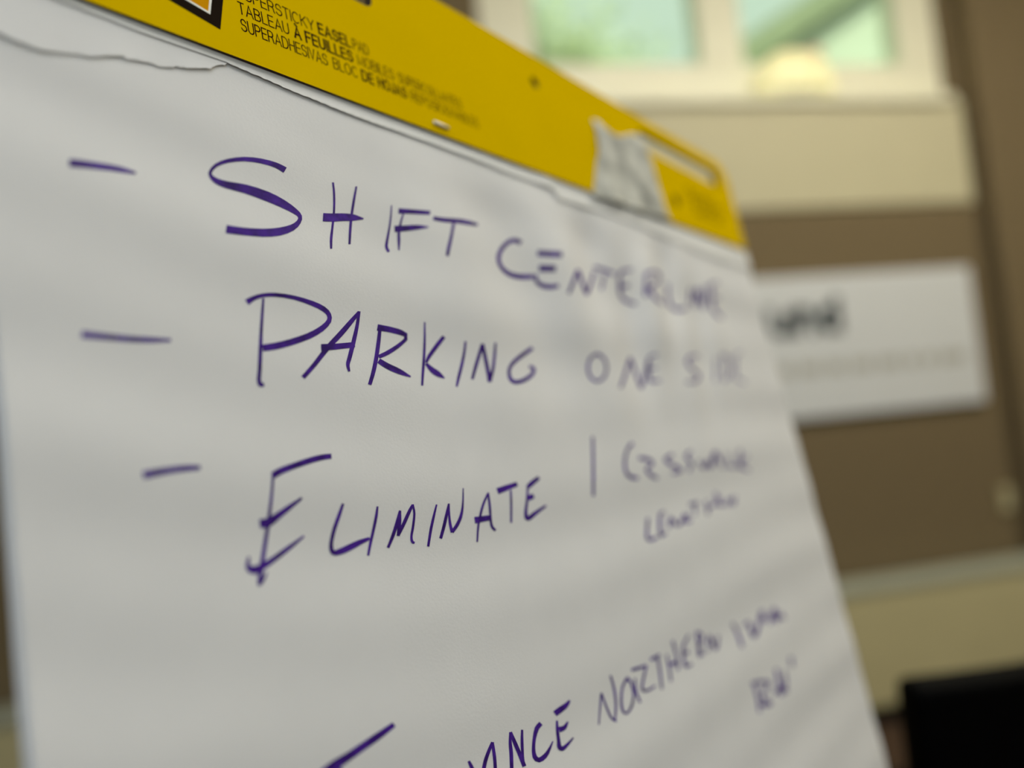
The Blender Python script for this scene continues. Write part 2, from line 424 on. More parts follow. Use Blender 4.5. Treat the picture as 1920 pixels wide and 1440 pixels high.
def perf_low(a):
    saw = .00028*(1 if int(a/.0011) % 2 else 0) if a > .086 else 0
    return lerp_poly(PERF, a) - saw + .00012*noise.noise(Vector((a*700, 3, 0)))
def strip_z(a, v, t):
    crumple = .0006*max(0, min(1, (a-.27)/.06))*noise.noise(Vector((a*55, v*90, 1.3)))*t
    bulge = .0007*t*math.exp(-((a-.302)/.010)**2)
    return -.00098 + .00008*t*t + .5*crumple + bulge
torn('stub_strip', pu, .010, perf_low, strip_z, M['stub'])
# remnant of a torn-off sheet at the upper left, under the strip and over the front sheet
ends = TEAR[-1][0]
tu = [ends*k/420 for k in range(421)]
def tear_low(a): return lerp_poly(TEAR, a) + .00034*noise.noise(Vector((a*520, 1, 0))) + .00034*noise.noise(Vector((a*1300, 7, 0)))
torn('torn_sheet_remnant', tu, .010, tear_low, lambda a, v, t: -.00136 + .00030*t**3*(.7+.6*noise.noise(Vector((a*60, 2, 5)))), M['paper'])

# torn paper scrap left stuck over the header
SL, SR, ST = [(0.35365, -0.00434), (0.36433, 0.01377), (0.37431, 0.03325), (0.37963, 0.04988), (0.38056, 0.06461)], [(0.47014, -0.00023), (0.46689, 0.01529), (0.46596, 0.03186), (0.46430, 0.05078), (0.45980, 0.06950)], [(0.38056, 0.06461), (0.38802, 0.06524), (0.39802, 0.06077), (0.41006, 0.05854), (0.42186, 0.06207), (0.43459, 0.06871), (0.44976, 0.07235), (0.45980, 0.06950)]
def along(P, t):
    L = [0]
    for a, b_ in zip(P, P[1:]): L.append(L[-1]+math.hypot(b_[0]-a[0], b_[1]-a[1]))
    s = t*L[-1]
    for i in range(len(P)-1):
        if s <= L[i+1]+1e-12:
            k = (s-L[i])/(L[i+1]-L[i]); return Vector(P[i]).lerp(Vector(P[i+1]), k)
    return Vector(P[-1])
nu, nv = 40, 28; vs = []
bl, br_ = Vector(SL[0]), Vector(SR[0])
for j in range(nv+1):
    t = j/nv
    for i in range(nu+1):
        s = i/nu
        bot = bl.lerp(br_, s); topp = along(ST, s)
        l, r_ = along(SL, t), along(SR, t)
        tl, trr = Vector(ST[0]), Vector(ST[-1])
        p = l.lerp(r_, s) + bot.lerp(topp, t) - (bl.lerp(br_, s).lerp(tl.lerp(trr, s), t))
        z = .0014 + .0022*noise.noise(Vector((p.x*38, p.y*30, 4))) + .0014*noise.noise(Vector((p.x*90, p.y*70, 9)))
        vs.append((p.x, p.y, max(.0008, z)))
me = bpy.data.meshes.new('paper_scrap')
me.from_pydata(vs, [], [(j*(nu+1)+i, j*(nu+1)+i+1, (j+1)*(nu+1)+i+1, (j+1)*(nu+1)+i) for j in range(nv) for i in range(nu)])
for p in me.polygons: p.use_smooth = True
sc = link('paper_scrap', me, M['scrap'], pad); sc['label'] = 'crumpled scrap of torn white paper stuck across the header'
sm = sc.modifiers.new('thickness', 'SOLIDIFY'); sm.thickness = .0002

# staple
bm = bar((.2035, .0057, .0009), (.2145, .0055, .0009), .0010, 10)
o = obj('staple', bm, M['steel'], pad, True)

# printing on the header
fp = lambda p: (p.x, p.y, .00056)
LT, BD, CAP = .00054, .00094, .0056
B1, B2, B3 = .0310, .0228, .0145
def printed(words):
    light, bold = bmesh.new(), bmesh.new()
    return light
lines = [
  (B1, [('SUPERSTICKY', .0946, .1338, 0), ('EASEL', .1358, .1545, 1), ('PAD', .1558, .1658, 0)]),
  (B2, [('TABLEAU', .0944, .1190, 0), ('`', .1215, .1252, 1), ('FEUILLES', .1275, .1543, 1), ('MOBILES', .1570, .1805, 0), ('SUPERCOLLANTES', .1832, .2306, 0)]),
  (B3, [('SUPERADHESIVAS', .0944, .1382, 0), ('BLOC', .1411, .1557, 0), ('DE', .1580, .1655, 1), ('HOJAS', .1682, .1872, 1), ('REPOSICIONABLES', .1900, .2425, 0)]),
]
for v, words in lines:
    bm = bmesh.new()
    for s, a, b_, bold in words:
        text(bm, s, a+.0003, b_-.0003, v, CAP, BD if bold else LT, fp, .20 if not bold else .27)
    obj('printed_line', bm, M['brownprint'], hd)
# rotated square logo panel, its lower right corner in view
c0 = Vector((.0846, .0103)); ex = Vector((-.978, .208)); ey = Vector((.208, .978)).normalized()
def sq(i, size): return [tuple(c0+ex*a+ey*b_) for a, b_ in ((i, i), (i, size-i), (size-i, size-i), (size-i, i))]
o = plate('logo_border', [sq(0, .062), sq(.0046, .062)], .0005, .00058, M['black'], hd)
o = plate('logo_line', [sq(.0046, .062), sq(.0056, .062)], .0005, .00058, M['white_print'], hd)
o = plate('logo_field', [sq(.0056, .062)], .0005, .00058, M['orange'], hd); o['label'] = 'orange field of the logo panel'
# small print below the right slot
bm = bmesh.new()
for k, (v, u0, u1) in enumerate(((.0400, .520, .580), (.0330, .520, .592), (.0260, .525, .592), (.0190, .530, .585))):
    x = u0
    while x < u1:
        text(bm, rnd.choice('nudnu'), x, x+.0019, v, .0042, .0005, fp); x += .0027
        if rnd.random() < .2: x += .0015
obj('small_print', bm, M['brownprint'], hd)
plate('print_dot', [[(.4935+.0048*math.cos(R(a)), .0235+.0055*math.sin(R(a))) for a in range(0, 360, 15)]], .0005, .00057, M['black'], hd)

# purple handwriting: every stroke a band of ink lying on the sheet; numbers are 0.01 mm on the pad
INK = [
    ('written_dash', [[2339,-6649,2351,-6378,2372,-6641,2385,-6363,2396,-6635,2428,-6345,2461,-6623,2509,-6326,2597,-6600,2650,-6307,2778,-6571,2832,-6287,2967,-6541,3021,-6268,3162,-6513,3217,-6247,3365,-6484,3421,-6226,3551,-6460,3609,-6211,3701,-6444,3762,-6204,3833,-6432,3896,-6203,3970,-6420,4032,-6209,4123,-6405,4179,-6224,4283,-6389,4328,-6247,4445,-6373,4478,-6270]]),
    ('written_word', [[10764,-4465,10571,-4755,10548,-4405,10381,-4676,10295,-4359,10167,-4615,9960,-4347,9864,-4591,9591,-4365,9518,-4597,9210,-4411,9159,-4630,8821,-4494,8795,-4695,8425,-4626,8422,-4810,8065,-4782,8081,-4947,7780,-4943,7818,-5086,7551,-5113,7616,-5228,7377,-5296,7469,-5375,7262,-5469,7378,-5507,7207,-5616,7348,-5581,7221,-5747,7363,-5635,7285,-5876,7436,-5695,7413,-5987,7563,-5739,7604,-6057,7740,-5760,7865,-6100,7990,-5763,8222,-6115,8354,-5736,8621,-6134,8787,-5716,9039,-6192,9247,-5744,9459,-6265,9698,-5806,9840,-6337,10092,-5907,10188,-6413,10434,-6033,10496,-6492,10723,-6177,10741,-6571,10944,-6323,10887,-6637,11085,-6447,10943,-6695,11152,-6592,10929,-6775,11121,-6778,10847,-6884,11009,-6969,10704,-7009,10840,-7172,10503,-7135,10591,-7384,10217,-7268,10256,-7584,9881,-7393,9874,-7755,9524,-7498,9476,-7873,9133,-7585,9059,-7955,8688,-7652,8602,-8007,8257,-7697,8166,-8040,7916,-7714,7818,-8060,7602,-7720,7501,-8073],
      [13056,-4591,13162,-4555,13040,-4782,13153,-4744,13024,-4971,13146,-4933,13000,-5176,13127,-5141,12967,-5405,13095,-5374,12926,-5651,13051,-5625,12872,-5908,12996,-5887,12802,-6186,12924,-6170,12717,-6478,12837,-6464,12631,-6751,12753,-6738,12547,-6992,12675,-6981,12463,-7214,12602,-7202,12394,-7421,12538,-7402,12349,-7603,12487,-7578,12320,-7763,12446,-7739,12292,-7922,12404,-7901],
      [14380,-4460,14485,-4452,14295,-4665,14412,-4656,14212,-4869,14341,-4859,14125,-5090,14264,-5080,14030,-5342,14174,-5332,13932,-5611,14079,-5600,13840,-5878,13990,-5865,13760,-6133,13911,-6117,13684,-6387,13837,-6368,13609,-6650,13760,-6630,13532,-6930,13678,-6909,13455,-7220,13593,-7200,13375,-7510,13503,-7492],
      [12195,-6632,12299,-6226,12336,-6611,12439,-6203,12481,-6590,12577,-6181,12652,-6558,12728,-6153,12855,-6510,12915,-6111,13071,-6455,13131,-6061,13283,-6403,13354,-6015,13491,-6359,13572,-5977,13702,-6316,13790,-5945,13911,-6266,14001,-5931,14116,-6205,14195,-5943,14324,-6138,14376,-5974,14536,-6070,14556,-6006],
      [16355,-5011,16427,-5000,16301,-5198,16383,-5186,16249,-5384,16340,-5371,16190,-5577,16290,-5566,16122,-5785,16228,-5776,16047,-6001,16158,-5994,15968,-6217,16085,-6213,15877,-6439,16005,-6437,15780,-6663,15922,-6661,15695,-6860,15849,-6858,15627,-7017,15790,-7014,15570,-7153,15745,-7137,15539,-7282,15723,-7233,15553,-7392,15731,-7308,15596,-7473,15761,-7378,15637,-7546,15794,-7456],
      [17011,-5312,17096,-5320,16925,-5462,17019,-5471,16840,-5612,16944,-5619,16755,-5775,16870,-5780,16662,-5963,16791,-5966,16569,-6165,16714,-6164,16492,-6358,16652,-6347,16442,-6529,16618,-6503,16410,-6685,16598,-6652,16384,-6839,16568,-6809,16361,-7001,16520,-6978,16343,-7168,16464,-7150,16324,-7334,16406,-7322],
      [16740,-5378,16819,-5073,16944,-5342,17021,-5048,17149,-5306,17226,-5023,17369,-5270,17448,-4995,17621,-5234,17702,-4962,17891,-5196,17974,-4927,18154,-5158,18237,-4893,18394,-5120,18475,-4864,18624,-5080,18703,-4836,18858,-5040,18935,-4807],
      [16313,-6409,16354,-6069,16540,-6355,16579,-6024,16768,-6301,16806,-5980,17008,-6243,17040,-5934,17264,-6179,17292,-5879,17527,-6111,17557,-5821,17785,-6040,17823,-5775,18039,-5964,18078,-5752,18297,-5882,18325,-5743,18561,-5798,18574,-5734],
      [18975,-5312,19084,-5077,19211,-5307,19328,-5059,19454,-5299,19575,-5039,19745,-5279,19859,-5007,20118,-5232,20230,-4948,20540,-5167,20663,-4870,20930,-5108,21075,-4800,21249,-5068,21418,-4753,21535,-5035,21717,-4722,21814,-5002,21998,-4702,22087,-4965,22260,-4695,22350,-4927,22500,-4702,22618,-4889,22738,-4709],
      [20420,-5188,20639,-5169,20270,-5477,20493,-5460,20126,-5759,20352,-5746,19990,-6025,20218,-6018,19852,-6281,20083,-6281,19717,-6526,19953,-6529,19603,-6743,19843,-6744,19523,-6915,19759,-6912,19464,-7058,19690,-7053,19406,-7199,19621,-7195]]),
    ('written_word', [[26459,-5128,26148,-5423,26282,-5058,26003,-5354,26054,-5012,25864,-5314,25751,-5031,25690,-5314,25387,-5143,25469,-5372,24950,-5380,25127,-5556,24511,-5687,24764,-5810,24131,-6037,24456,-6097,23847,-6400,24232,-6381,23741,-6731,24140,-6630,23784,-7017,24164,-6855,23962,-7260,24332,-7039,24257,-7448,24596,-7173,24651,-7555,24933,-7240,25093,-7603,25311,-7266,25523,-7599,25671,-7257,25957,-7559,26054,-7228,26414,-7496,26481,-7194,26868,-7426,26919,-7158],
      [27498,-5957,27636,-5569,27871,-5942,28014,-5549,28247,-5927,28398,-5529,28619,-5909,28775,-5507,28980,-5884,29142,-5481,29341,-5852,29514,-5450,29726,-5812,29914,-5409],
      [27392,-6948,27501,-6530,27860,-6917,27971,-6502,28331,-6887,28447,-6475,28815,-6855,28939,-6443],
      [26952,-7162,27203,-7135,26915,-7305,27183,-7277,26875,-7460,27165,-7407,26886,-7618,27186,-7498,26969,-7755,27258,-7568,27104,-7868,27370,-7628,27290,-7952,27508,-7672,27530,-7999,27694,-7702,27803,-8018,27926,-7717,28075,-8013,28155,-7719,28335,-7979,28366,-7704,28583,-7922,28592,-7672,28825,-7865,28833,-7638],
      [29717,-8239,29482,-8193,29955,-7976,29692,-7932,30206,-7706,29912,-7666,30485,-7418,30158,-7384,30807,-7102,30446,-7078,31180,-6758,30779,-6749,31606,-6390,31158,-6399],
      [31114,-6483,31657,-6303,31177,-6751,31722,-6574,31242,-7019,31788,-6843,31316,-7285,31866,-7106,31403,-7547,31964,-7363,31495,-7806,32069,-7618,31578,-8067,32164,-7879],
      [32076,-7976,31659,-7972,32461,-7671,32027,-7672,32845,-7363,32408,-7366,33227,-7035,32802,-7038,33599,-6680,33204,-6679,33951,-6314,33593,-6305,34275,-5954,33951,-5938],
      [34023,-5762,34211,-5537,34455,-5777,34633,-5551,34861,-5803,35040,-5574,35239,-5841,35431,-5612,35594,-5895,35803,-5667,35951,-5956,36167,-5730,36328,-6014,36547,-5788],
      [35075,-5981,35346,-5980,34922,-6219,35208,-6217,34765,-6458,35065,-6455,34609,-6683,34919,-6682,34462,-6889,34770,-6889,34315,-7084,34618,-7084,34161,-7281,34458,-7280],
      [38850,-5204,38812,-5405,38346,-5281,38315,-5491,37783,-5376,37830,-5577,37240,-5596,37518,-5700,36929,-5951,37321,-5945,36783,-6340,37192,-6298,36693,-6686,37106,-6635,36623,-6981,37043,-6918,36601,-7256,37025,-7167,36652,-7489,37068,-7362,36793,-7662,37167,-7489,37012,-7781,37321,-7577,37293,-7871,37535,-7653,37641,-7939,37825,-7719,38010,-7992,38167,-7776,38345,-8051,38495,-7842],
      [36861,-6912,36875,-6632,37274,-6835,37287,-6564,37669,-6765,37684,-6502,38041,-6702,38061,-6447],
      [40217,-5552,40621,-5519,40070,-5862,40465,-5835,39933,-6166,40321,-6145,39801,-6465,40182,-6452,39668,-6761,40042,-6757,39533,-7056,39903,-7058,39400,-7351,39766,-7356],
      [40365,-5615,40376,-5396,40856,-5494,40867,-5274,41451,-5339,41514,-5104,41999,-5223,42338,-4927,42417,-5192,43093,-4858,42732,-5226,43513,-4938,42820,-5312,43623,-5123,42649,-5472,43404,-5383,42192,-5733,42893,-5699,41629,-6007,42107,-6064,41056,-6250,41296,-6393,40512,-6464,40662,-6641,40058,-6651,40185,-6839],
      [40020,-6823,40424,-6651,40169,-7032,40594,-6857,40331,-7244,40780,-7054,40556,-7438,41034,-7219,40906,-7586,41448,-7332,41419,-7677,42107,-7383,42120,-7718,42809,-7432],
      [44325,-5663,44701,-5614,44183,-6068,44578,-6017,44031,-6474,44449,-6417,43913,-6832,44354,-6764,43826,-7119,44287,-7038,43782,-7367,44259,-7247,43870,-7582,44323,-7402,44118,-7761,44519,-7534,44463,-7897,44805,-7633,44884,-7963,45106,-7674,45394,-7907,45444,-7636,45947,-7772,45914,-7525,46532,-7629,46473,-7393],
      [47959,-5698,48508,-5636,47742,-6147,48308,-6085,47521,-6593,48106,-6531,47277,-7042,47887,-6979],
      [48571,-7241,48028,-7268,49018,-6538,48496,-6563,49426,-5844,48924,-5852,49335,-5642,49705,-5400,49427,-6036,49927,-5926,49482,-6883,49963,-6784,49681,-7403,49951,-7152,50369,-6888,49911,-6894,50796,-6066,50309,-6094,51245,-5234,50728,-5274],
      [51919,-4895,52520,-4794,51769,-5330,52378,-5232,51642,-5756,52262,-5660,51538,-6159,52166,-6070,51393,-6548,52016,-6470,51245,-6937,51866,-6839,51255,-7306,51884,-7139,51573,-7599,52207,-7369,52118,-7817,52783,-7562,52696,-8023,53370,-7767],
      [51975,-5117,51942,-4913,52665,-4949,52627,-4744,53415,-4764,53377,-4558,54175,-4578,54143,-4367],
      [51771,-6373,51769,-6146,52317,-6265,52308,-6044,52907,-6147,52893,-5932,53510,-6026,53495,-5816]]),
    ('written_dash', [[2206,-12500,2243,-12274,2364,-12506,2401,-12289,2525,-12513,2560,-12303,2719,-12521,2753,-12318,2975,-12533,3008,-12336,3269,-12547,3301,-12355,3550,-12557,3579,-12369,3795,-12561,3822,-12375,4024,-12561,4049,-12375,4254,-12554,4276,-12376,4488,-12539,4506,-12381,4721,-12516,4736,-12386,4958,-12494,4970,-12392]]),
    ('written_word', [[8079,-10879,7957,-10676,8206,-10771,8107,-10589,8342,-10671,8277,-10501,8513,-10582,8479,-10417,8721,-10508,8713,-10346,8967,-10458,8981,-10293,9265,-10433,9299,-10263,9649,-10435,9698,-10265,10068,-10469,10135,-10297,10494,-10553,10584,-10365,10883,-10657,10998,-10452,11164,-10752,11305,-10544,11365,-10846,11536,-10649,11498,-10932,11696,-10774,11563,-11018,11783,-10921,11574,-11113,11806,-11095,11524,-11216,11729,-11295,11382,-11353,11545,-11499,11153,-11511,11286,-11700,10856,-11678,10960,-11897,10497,-11845,10571,-12087,10053,-12010,10105,-12266,9609,-12155,9648,-12420,9255,-12256,9281,-12531,8944,-12331,8953,-12614,8661,-12387,8657,-12668,8389,-12435,8382,-12709],
      [8685,-10547,8780,-10544,8635,-10768,8738,-10765,8583,-10988,8696,-10986,8529,-11219,8649,-11217,8472,-11467,8597,-11465,8412,-11723,8542,-11722,8353,-11979,8489,-11977,8297,-12230,8441,-12227,8242,-12478,8395,-12476,8190,-12724,8349,-12723,8139,-12981,8301,-12982,8090,-13236,8253,-13239,8048,-13447,8213,-13454,8013,-13596,8178,-13610,7982,-13709,8150,-13720,7963,-13812,8136,-13805,7958,-13910,8137,-13878,7969,-13995,8147,-13928,8013,-14072,8150,-13943,8104,-14103,8141,-13941,8178,-14088,8176,-13942,8232,-14074,8231,-13942],
      [13222,-10682,13331,-10754,13062,-10818,13191,-10904,12903,-10952,13052,-11054,12722,-11107,12885,-11223,12506,-11296,12678,-11423,12268,-11504,12445,-11641,12024,-11716,12197,-11862,11774,-11926,11939,-12077,11513,-12142,11674,-12288,11249,-12373,11413,-12507,10985,-12626,11150,-12750,10728,-12885,10886,-13004,10490,-13118,10637,-13238,10276,-13313,10413,-13436,10074,-13489,10206,-13612,9875,-13663,10005,-13784],
      [13216,-10682,13370,-10685,13141,-10901,13304,-10905,13066,-11118,13238,-11126,12978,-11345,13159,-11360,12865,-11594,13058,-11617,12738,-11855,12944,-11884,12613,-12107,12827,-12140,12491,-12351,12706,-12388,12372,-12586,12584,-12624,12274,-12780,12480,-12822,12203,-12916,12399,-12961,12148,-13022,12340,-13054,12113,-13135,12303,-13132,12113,-13251,12284,-13221,12136,-13352,12280,-13317,12160,-13448,12277,-13420],
      [11006,-12587,11043,-12289,11259,-12554,11295,-12269,11517,-12520,11550,-12248,11795,-12482,11823,-12222,12104,-12436,12127,-12188,12433,-12386,12454,-12147,12767,-12334,12788,-12106],
      [14235,-11413,14421,-11415,14176,-11579,14375,-11582,14117,-11744,14328,-11749,14045,-11935,14265,-11944,13954,-12175,14178,-12187,13850,-12441,14074,-12457,13742,-12698,13964,-12719,13634,-12934,13854,-12961,13525,-13161,13741,-13193,13414,-13378,13624,-13417,13303,-13583,13501,-13628,13190,-13781,13376,-13828,13080,-13979,13255,-14023],
      [14140,-11501,14251,-11195,14332,-11505,14440,-11209,14522,-11510,14633,-11224,14721,-11521,14841,-11244,14947,-11545,15076,-11271,15184,-11576,15324,-11305,15389,-11607,15544,-11347,15538,-11634,15708,-11402,15666,-11664,15828,-11462,15801,-11696,15943,-11520],
      [15722,-11570,15933,-11553,15706,-11665,15917,-11649,15689,-11760,15901,-11744,15673,-11855,15884,-11840],
      [15716,-11758,15834,-11881,15540,-11868,15662,-11997,15367,-11976,15488,-12114,15180,-12084,15291,-12234,14958,-12199,15061,-12360,14720,-12315,14814,-12486,14500,-12418,14580,-12595,14312,-12498,14372,-12676,14134,-12568,14183,-12737,13954,-12638,13999,-12796],
      [13834,-12995,14032,-12798,13969,-13081,14182,-12871,14108,-13169,14330,-12942,14274,-13256,14490,-13015,14475,-13342,14685,-13089,14695,-13423,14902,-13169,14918,-13494,15114,-13258,15141,-13549,15302,-13359,15372,-13596,15480,-13468,15604,-13643,15660,-13578],
      [17078,-10898,17172,-10892,17017,-11198,17128,-11191,16955,-11496,17084,-11489,16886,-11792,17030,-11787,16805,-12090,16962,-12088,16715,-12388,16882,-12388,16623,-12670,16797,-12672,16532,-12928,16710,-12933,16443,-13170,16620,-13176,16359,-13401,16532,-13407,16285,-13619,16447,-13624,16220,-13825,16366,-13830,16155,-14029,16286,-14034],
      [18148,-11501,18327,-11615,17952,-11662,18139,-11782,17755,-11823,17951,-11948,17559,-11991,17759,-12115,17352,-12177,17547,-12296,17144,-12370,17331,-12479,16971,-12541,17151,-12633,16859,-12674,17033,-12743,16791,-12779,16947,-12831,16725,-12880,16856,-12924],
      [16701,-12994,16857,-12898,16771,-13114,16982,-12985,16843,-13237,17104,-13070,16932,-13349,17217,-13144,17035,-13440,17323,-13201,17144,-13511,17431,-13257,17264,-13568,17537,-13328,17407,-13615,17630,-13420,17568,-13653,17715,-13524,17730,-13691,17801,-13629],
      [19582,-11741,19728,-11747,19518,-11921,19674,-11927,19453,-12099,19619,-12108,19372,-12290,19546,-12307,19263,-12511,19446,-12534,19136,-12747,19329,-12775,19008,-12975,19206,-13008,18880,-13188,19079,-13225,18752,-13393,18951,-13432,18635,-13585,18829,-13621,18541,-13758,18720,-13789,18461,-13917,18617,-13943,18382,-14074,18515,-14097],
      [19720,-13728,19544,-13690,19903,-13470,19709,-13429,20083,-13210,19872,-13166,20281,-12922,20057,-12875,20507,-12586,20277,-12538,20748,-12218,20514,-12173,20986,-11848,20749,-11806],
      [20725,-11852,20987,-11803,20742,-12097,21013,-12048,20755,-12343,21035,-12294,20764,-12593,21052,-12545,20769,-12863,21062,-12817,20768,-13138,21064,-13093,20760,-13380,21062,-13337,20746,-13564,21059,-13524,20729,-13716,21055,-13677,20711,-13869,21050,-13829],
      [20978,-13861,20726,-13805,21123,-13654,20884,-13601,21270,-13441,21040,-13399,21413,-13208,21186,-13180,21548,-12939,21321,-12924,21670,-12656,21446,-12647,21775,-12389,21556,-12383,21857,-12154,21650,-12153,21923,-11937,21732,-11938,21988,-11719,21814,-11721],
      [25201,-11702,25353,-11873,24628,-11935,24792,-12112,24070,-12171,24244,-12347,23533,-12416,23716,-12579,23072,-12662,23272,-12797,22733,-12899,22962,-12990,22503,-13149,22769,-13175,22391,-13441,22694,-13408,22402,-13707,22722,-13607,22573,-13888,22827,-13700,22913,-13963,23011,-13733,23407,-13906,23392,-13683,23949,-13771,23858,-13567,24461,-13580,24300,-13407,24889,-13360,24643,-13241,25111,-13134,24784,-13117,25122,-12929,24812,-13050,24890,-12844,24713,-13034,24634,-12819,24490,-13020]]),
    ('written_word', [[31336,-11904,31444,-12053,30881,-12055,31010,-12191,30467,-12255,30669,-12344,30187,-12565,30436,-12602,30027,-12899,30292,-12898,29991,-13220,30259,-13179,30084,-13510,30337,-13420,30348,-13739,30551,-13603,30761,-13854,30826,-13687,31294,-13748,31200,-13605,31797,-13517,31601,-13419,32150,-13212,31878,-13172,32357,-12869,32047,-12881,32386,-12518,32069,-12576,32237,-12205,31951,-12315,31886,-12023,31665,-12173,31489,-11898,31293,-12058],
      [33476,-14214,33169,-14162,33970,-13829,33623,-13781,34514,-13429,34121,-13386,35056,-13037,34626,-13000,35534,-12676,35093,-12641,35948,-12337,35518,-12300,36323,-12002,35917,-11960],
      [35805,-12036,36259,-11936,35932,-12368,36364,-12276,36037,-12705,36450,-12620,36112,-13057,36514,-12979,36153,-13432,36553,-13359,36172,-13820,36576,-13751,36186,-14209,36594,-14141],
      [36643,-14131,36351,-14083,37001,-13795,36723,-13745,37339,-13457,37072,-13406,37654,-13107,37390,-13064,37928,-12715,37674,-12680,38165,-12324,37936,-12280,38401,-12045,38222,-11955,38659,-11927,38585,-11781,38990,-11879,38964,-11717,39371,-11821,39336,-11656],
      [38195,-12124,38443,-12150,38058,-12374,38317,-12402,37910,-12629,38185,-12649,37788,-12884,38083,-12890,37673,-13159,37991,-13151,37587,-13446,37931,-13396,37676,-13688,37970,-13534,38054,-13776,38177,-13578,38531,-13760,38593,-13574,39005,-13740,39061,-13567],
      [38079,-12829,38115,-12676,38353,-12814,38385,-12666,38633,-12797,38661,-12656,38923,-12780,38948,-12644]]),
    ('written_word', [[46437,-11450,46355,-11637,45737,-11504,45651,-11701,45051,-11556,45022,-11756,44492,-11644,44639,-11819,44081,-11807,44403,-11916,43808,-12011,44226,-12045,43695,-12233,44158,-12170,43793,-12447,44244,-12317,44026,-12647,44483,-12494,44295,-12834,44771,-12664,44650,-12998,45149,-12812,45044,-13139,45613,-12961,45201,-13246,45859,-13156,45086,-13354,45631,-13404,44782,-13492,45135,-13627,44434,-13594,44532,-13790,44014,-13639,43930,-13848,43497,-13644,43382,-13841,43005,-13645,42901,-13829],
      [49236,-11677,49501,-11671,49105,-11996,49369,-11991,48968,-12314,49231,-12312,48809,-12640,49070,-12641,48618,-12979,48877,-12985,48405,-13327,48664,-13334,48189,-13673,48449,-13681],
      [50701,-11247,51056,-11221,50575,-11628,50923,-11604,50444,-12007,50786,-11987,50289,-12394,50624,-12380,50100,-12796,50427,-12786,49891,-13206,50209,-13199,49681,-13613,49994,-13608],
      [50664,-11298,50886,-11178,51184,-11418,51425,-11295,51722,-11530,52010,-11416,52062,-11706,52407,-11626,52168,-12012,52529,-11965,52083,-12394,52444,-12375,51801,-12744,52128,-12772,51263,-13033,51511,-13107,50525,-13309,50728,-13398,49826,-13582,50011,-13672],
      [55246,-10893,55248,-11026,54741,-10961,54742,-11098,54193,-11039,54302,-11157,53677,-11249,53981,-11287,53333,-11623,53701,-11617,53075,-12080,53469,-12063,52863,-12489,53267,-12476,52633,-12813,53039,-12807,52446,-13114,52864,-13080,52504,-13384,52889,-13283,52944,-13573,53226,-13433,53573,-13699,53808,-13557,54197,-13821,54425,-13685]]),
    ('written_dash', [[3560,-17122,3530,-16878,3681,-17101,3652,-16864,3802,-17080,3777,-16850,3942,-17060,3923,-16837,4121,-17038,4107,-16824,4322,-17017,4312,-16812,4511,-17001,4506,-16803,4670,-16995,4672,-16799,4816,-16994,4822,-16798,4959,-16993,4969,-16801,5101,-16990,5112,-16810,5238,-16987,5251,-16824,5378,-16984,5390,-16837]]),
    ('written_word', [[8052,-17554,7941,-17331,8159,-17507,8048,-17284,8261,-17462,8163,-17235,8385,-17417,8310,-17184,8554,-17370,8496,-17136,8757,-17320,8707,-17089,8978,-17269,8933,-17042,9225,-17216,9183,-16989,9489,-17163,9452,-16934,9728,-17119,9697,-16889,9918,-17087,9896,-16857,10079,-17064,10067,-16836,10229,-17047,10230,-16822,10370,-17036,10384,-16816,10504,-17030,10524,-16818,10642,-17024,10661,-16820],
      [7972,-17351,8070,-17364,7933,-17536,8032,-17550,7896,-17718,7995,-17734,7850,-17918,7952,-17937,7792,-18145,7900,-18168,7727,-18388,7843,-18415,7659,-18635,7782,-18666,7588,-18886,7718,-18921,7512,-19140,7650,-19178,7437,-19381,7581,-19424,7366,-19606,7512,-19651,7294,-19819,7443,-19867,7225,-20021,7377,-20070,7157,-20215,7316,-20266,7091,-20397,7258,-20452,7033,-20558,7205,-20616,6985,-20695,7156,-20754,6945,-20814,7113,-20871,6915,-20916,7075,-20968,6899,-20997,7044,-21041,6893,-21061,7019,-21096,6887,-21123,6993,-21153],
      [7276,-19232,7269,-18919,7384,-19237,7377,-18920,7508,-19242,7469,-18921,7659,-19219,7552,-18914,7808,-19155,7661,-18886,7945,-19073,7798,-18838,8076,-18993,7944,-18783,8202,-18923,8079,-18728,8331,-18851,8215,-18671,8479,-18767,8376,-18603,8664,-18662,8576,-18523,8872,-18543,8803,-18434,9084,-18423,9033,-18343],
      [6692,-20107,6775,-20144,6653,-20174,6750,-20217,6612,-20244,6726,-20286,6581,-20318,6720,-20345,6562,-20397,6732,-20398,6560,-20485,6755,-20436,6600,-20581,6776,-20444,6683,-20659,6804,-20446,6790,-20713,6849,-20451,6916,-20735,6898,-20451,7043,-20717,6965,-20449,7162,-20673,7064,-20435,7287,-20622,7187,-20407,7426,-20564,7325,-20366,7579,-20497,7479,-20312,7747,-20421,7649,-20249,7933,-20337,7836,-20173,8134,-20244,8039,-20088,8340,-20144,8251,-20001,8548,-20036,8473,-19916,8761,-19919,8703,-19829,8976,-19802,8937,-19741],
      [7005,-21144,6903,-21025,7072,-21085,6984,-20983,7141,-21025,7063,-20941,7203,-20961,7128,-20898,7248,-20895,7174,-20850,7281,-20831,7211,-20794,7313,-20769,7250,-20736],
      [10774,-18795,10881,-18841,10645,-18989,10774,-19045,10516,-19188,10662,-19253,10374,-19409,10528,-19480,10239,-19635,10397,-19702,10131,-19851,10287,-19911,10045,-20045,10201,-20099,9985,-20199,10151,-20242,9952,-20337,10135,-20356,9949,-20486,10146,-20463,10021,-20636,10170,-20506,10199,-20707,10211,-20499,10395,-20711,10345,-20482,10639,-20682,10562,-20444,10906,-20631,10816,-20393,11159,-20567,11070,-20344,11405,-20500,11334,-20301,11643,-20442,11596,-20282,11887,-20383,11855,-20273],
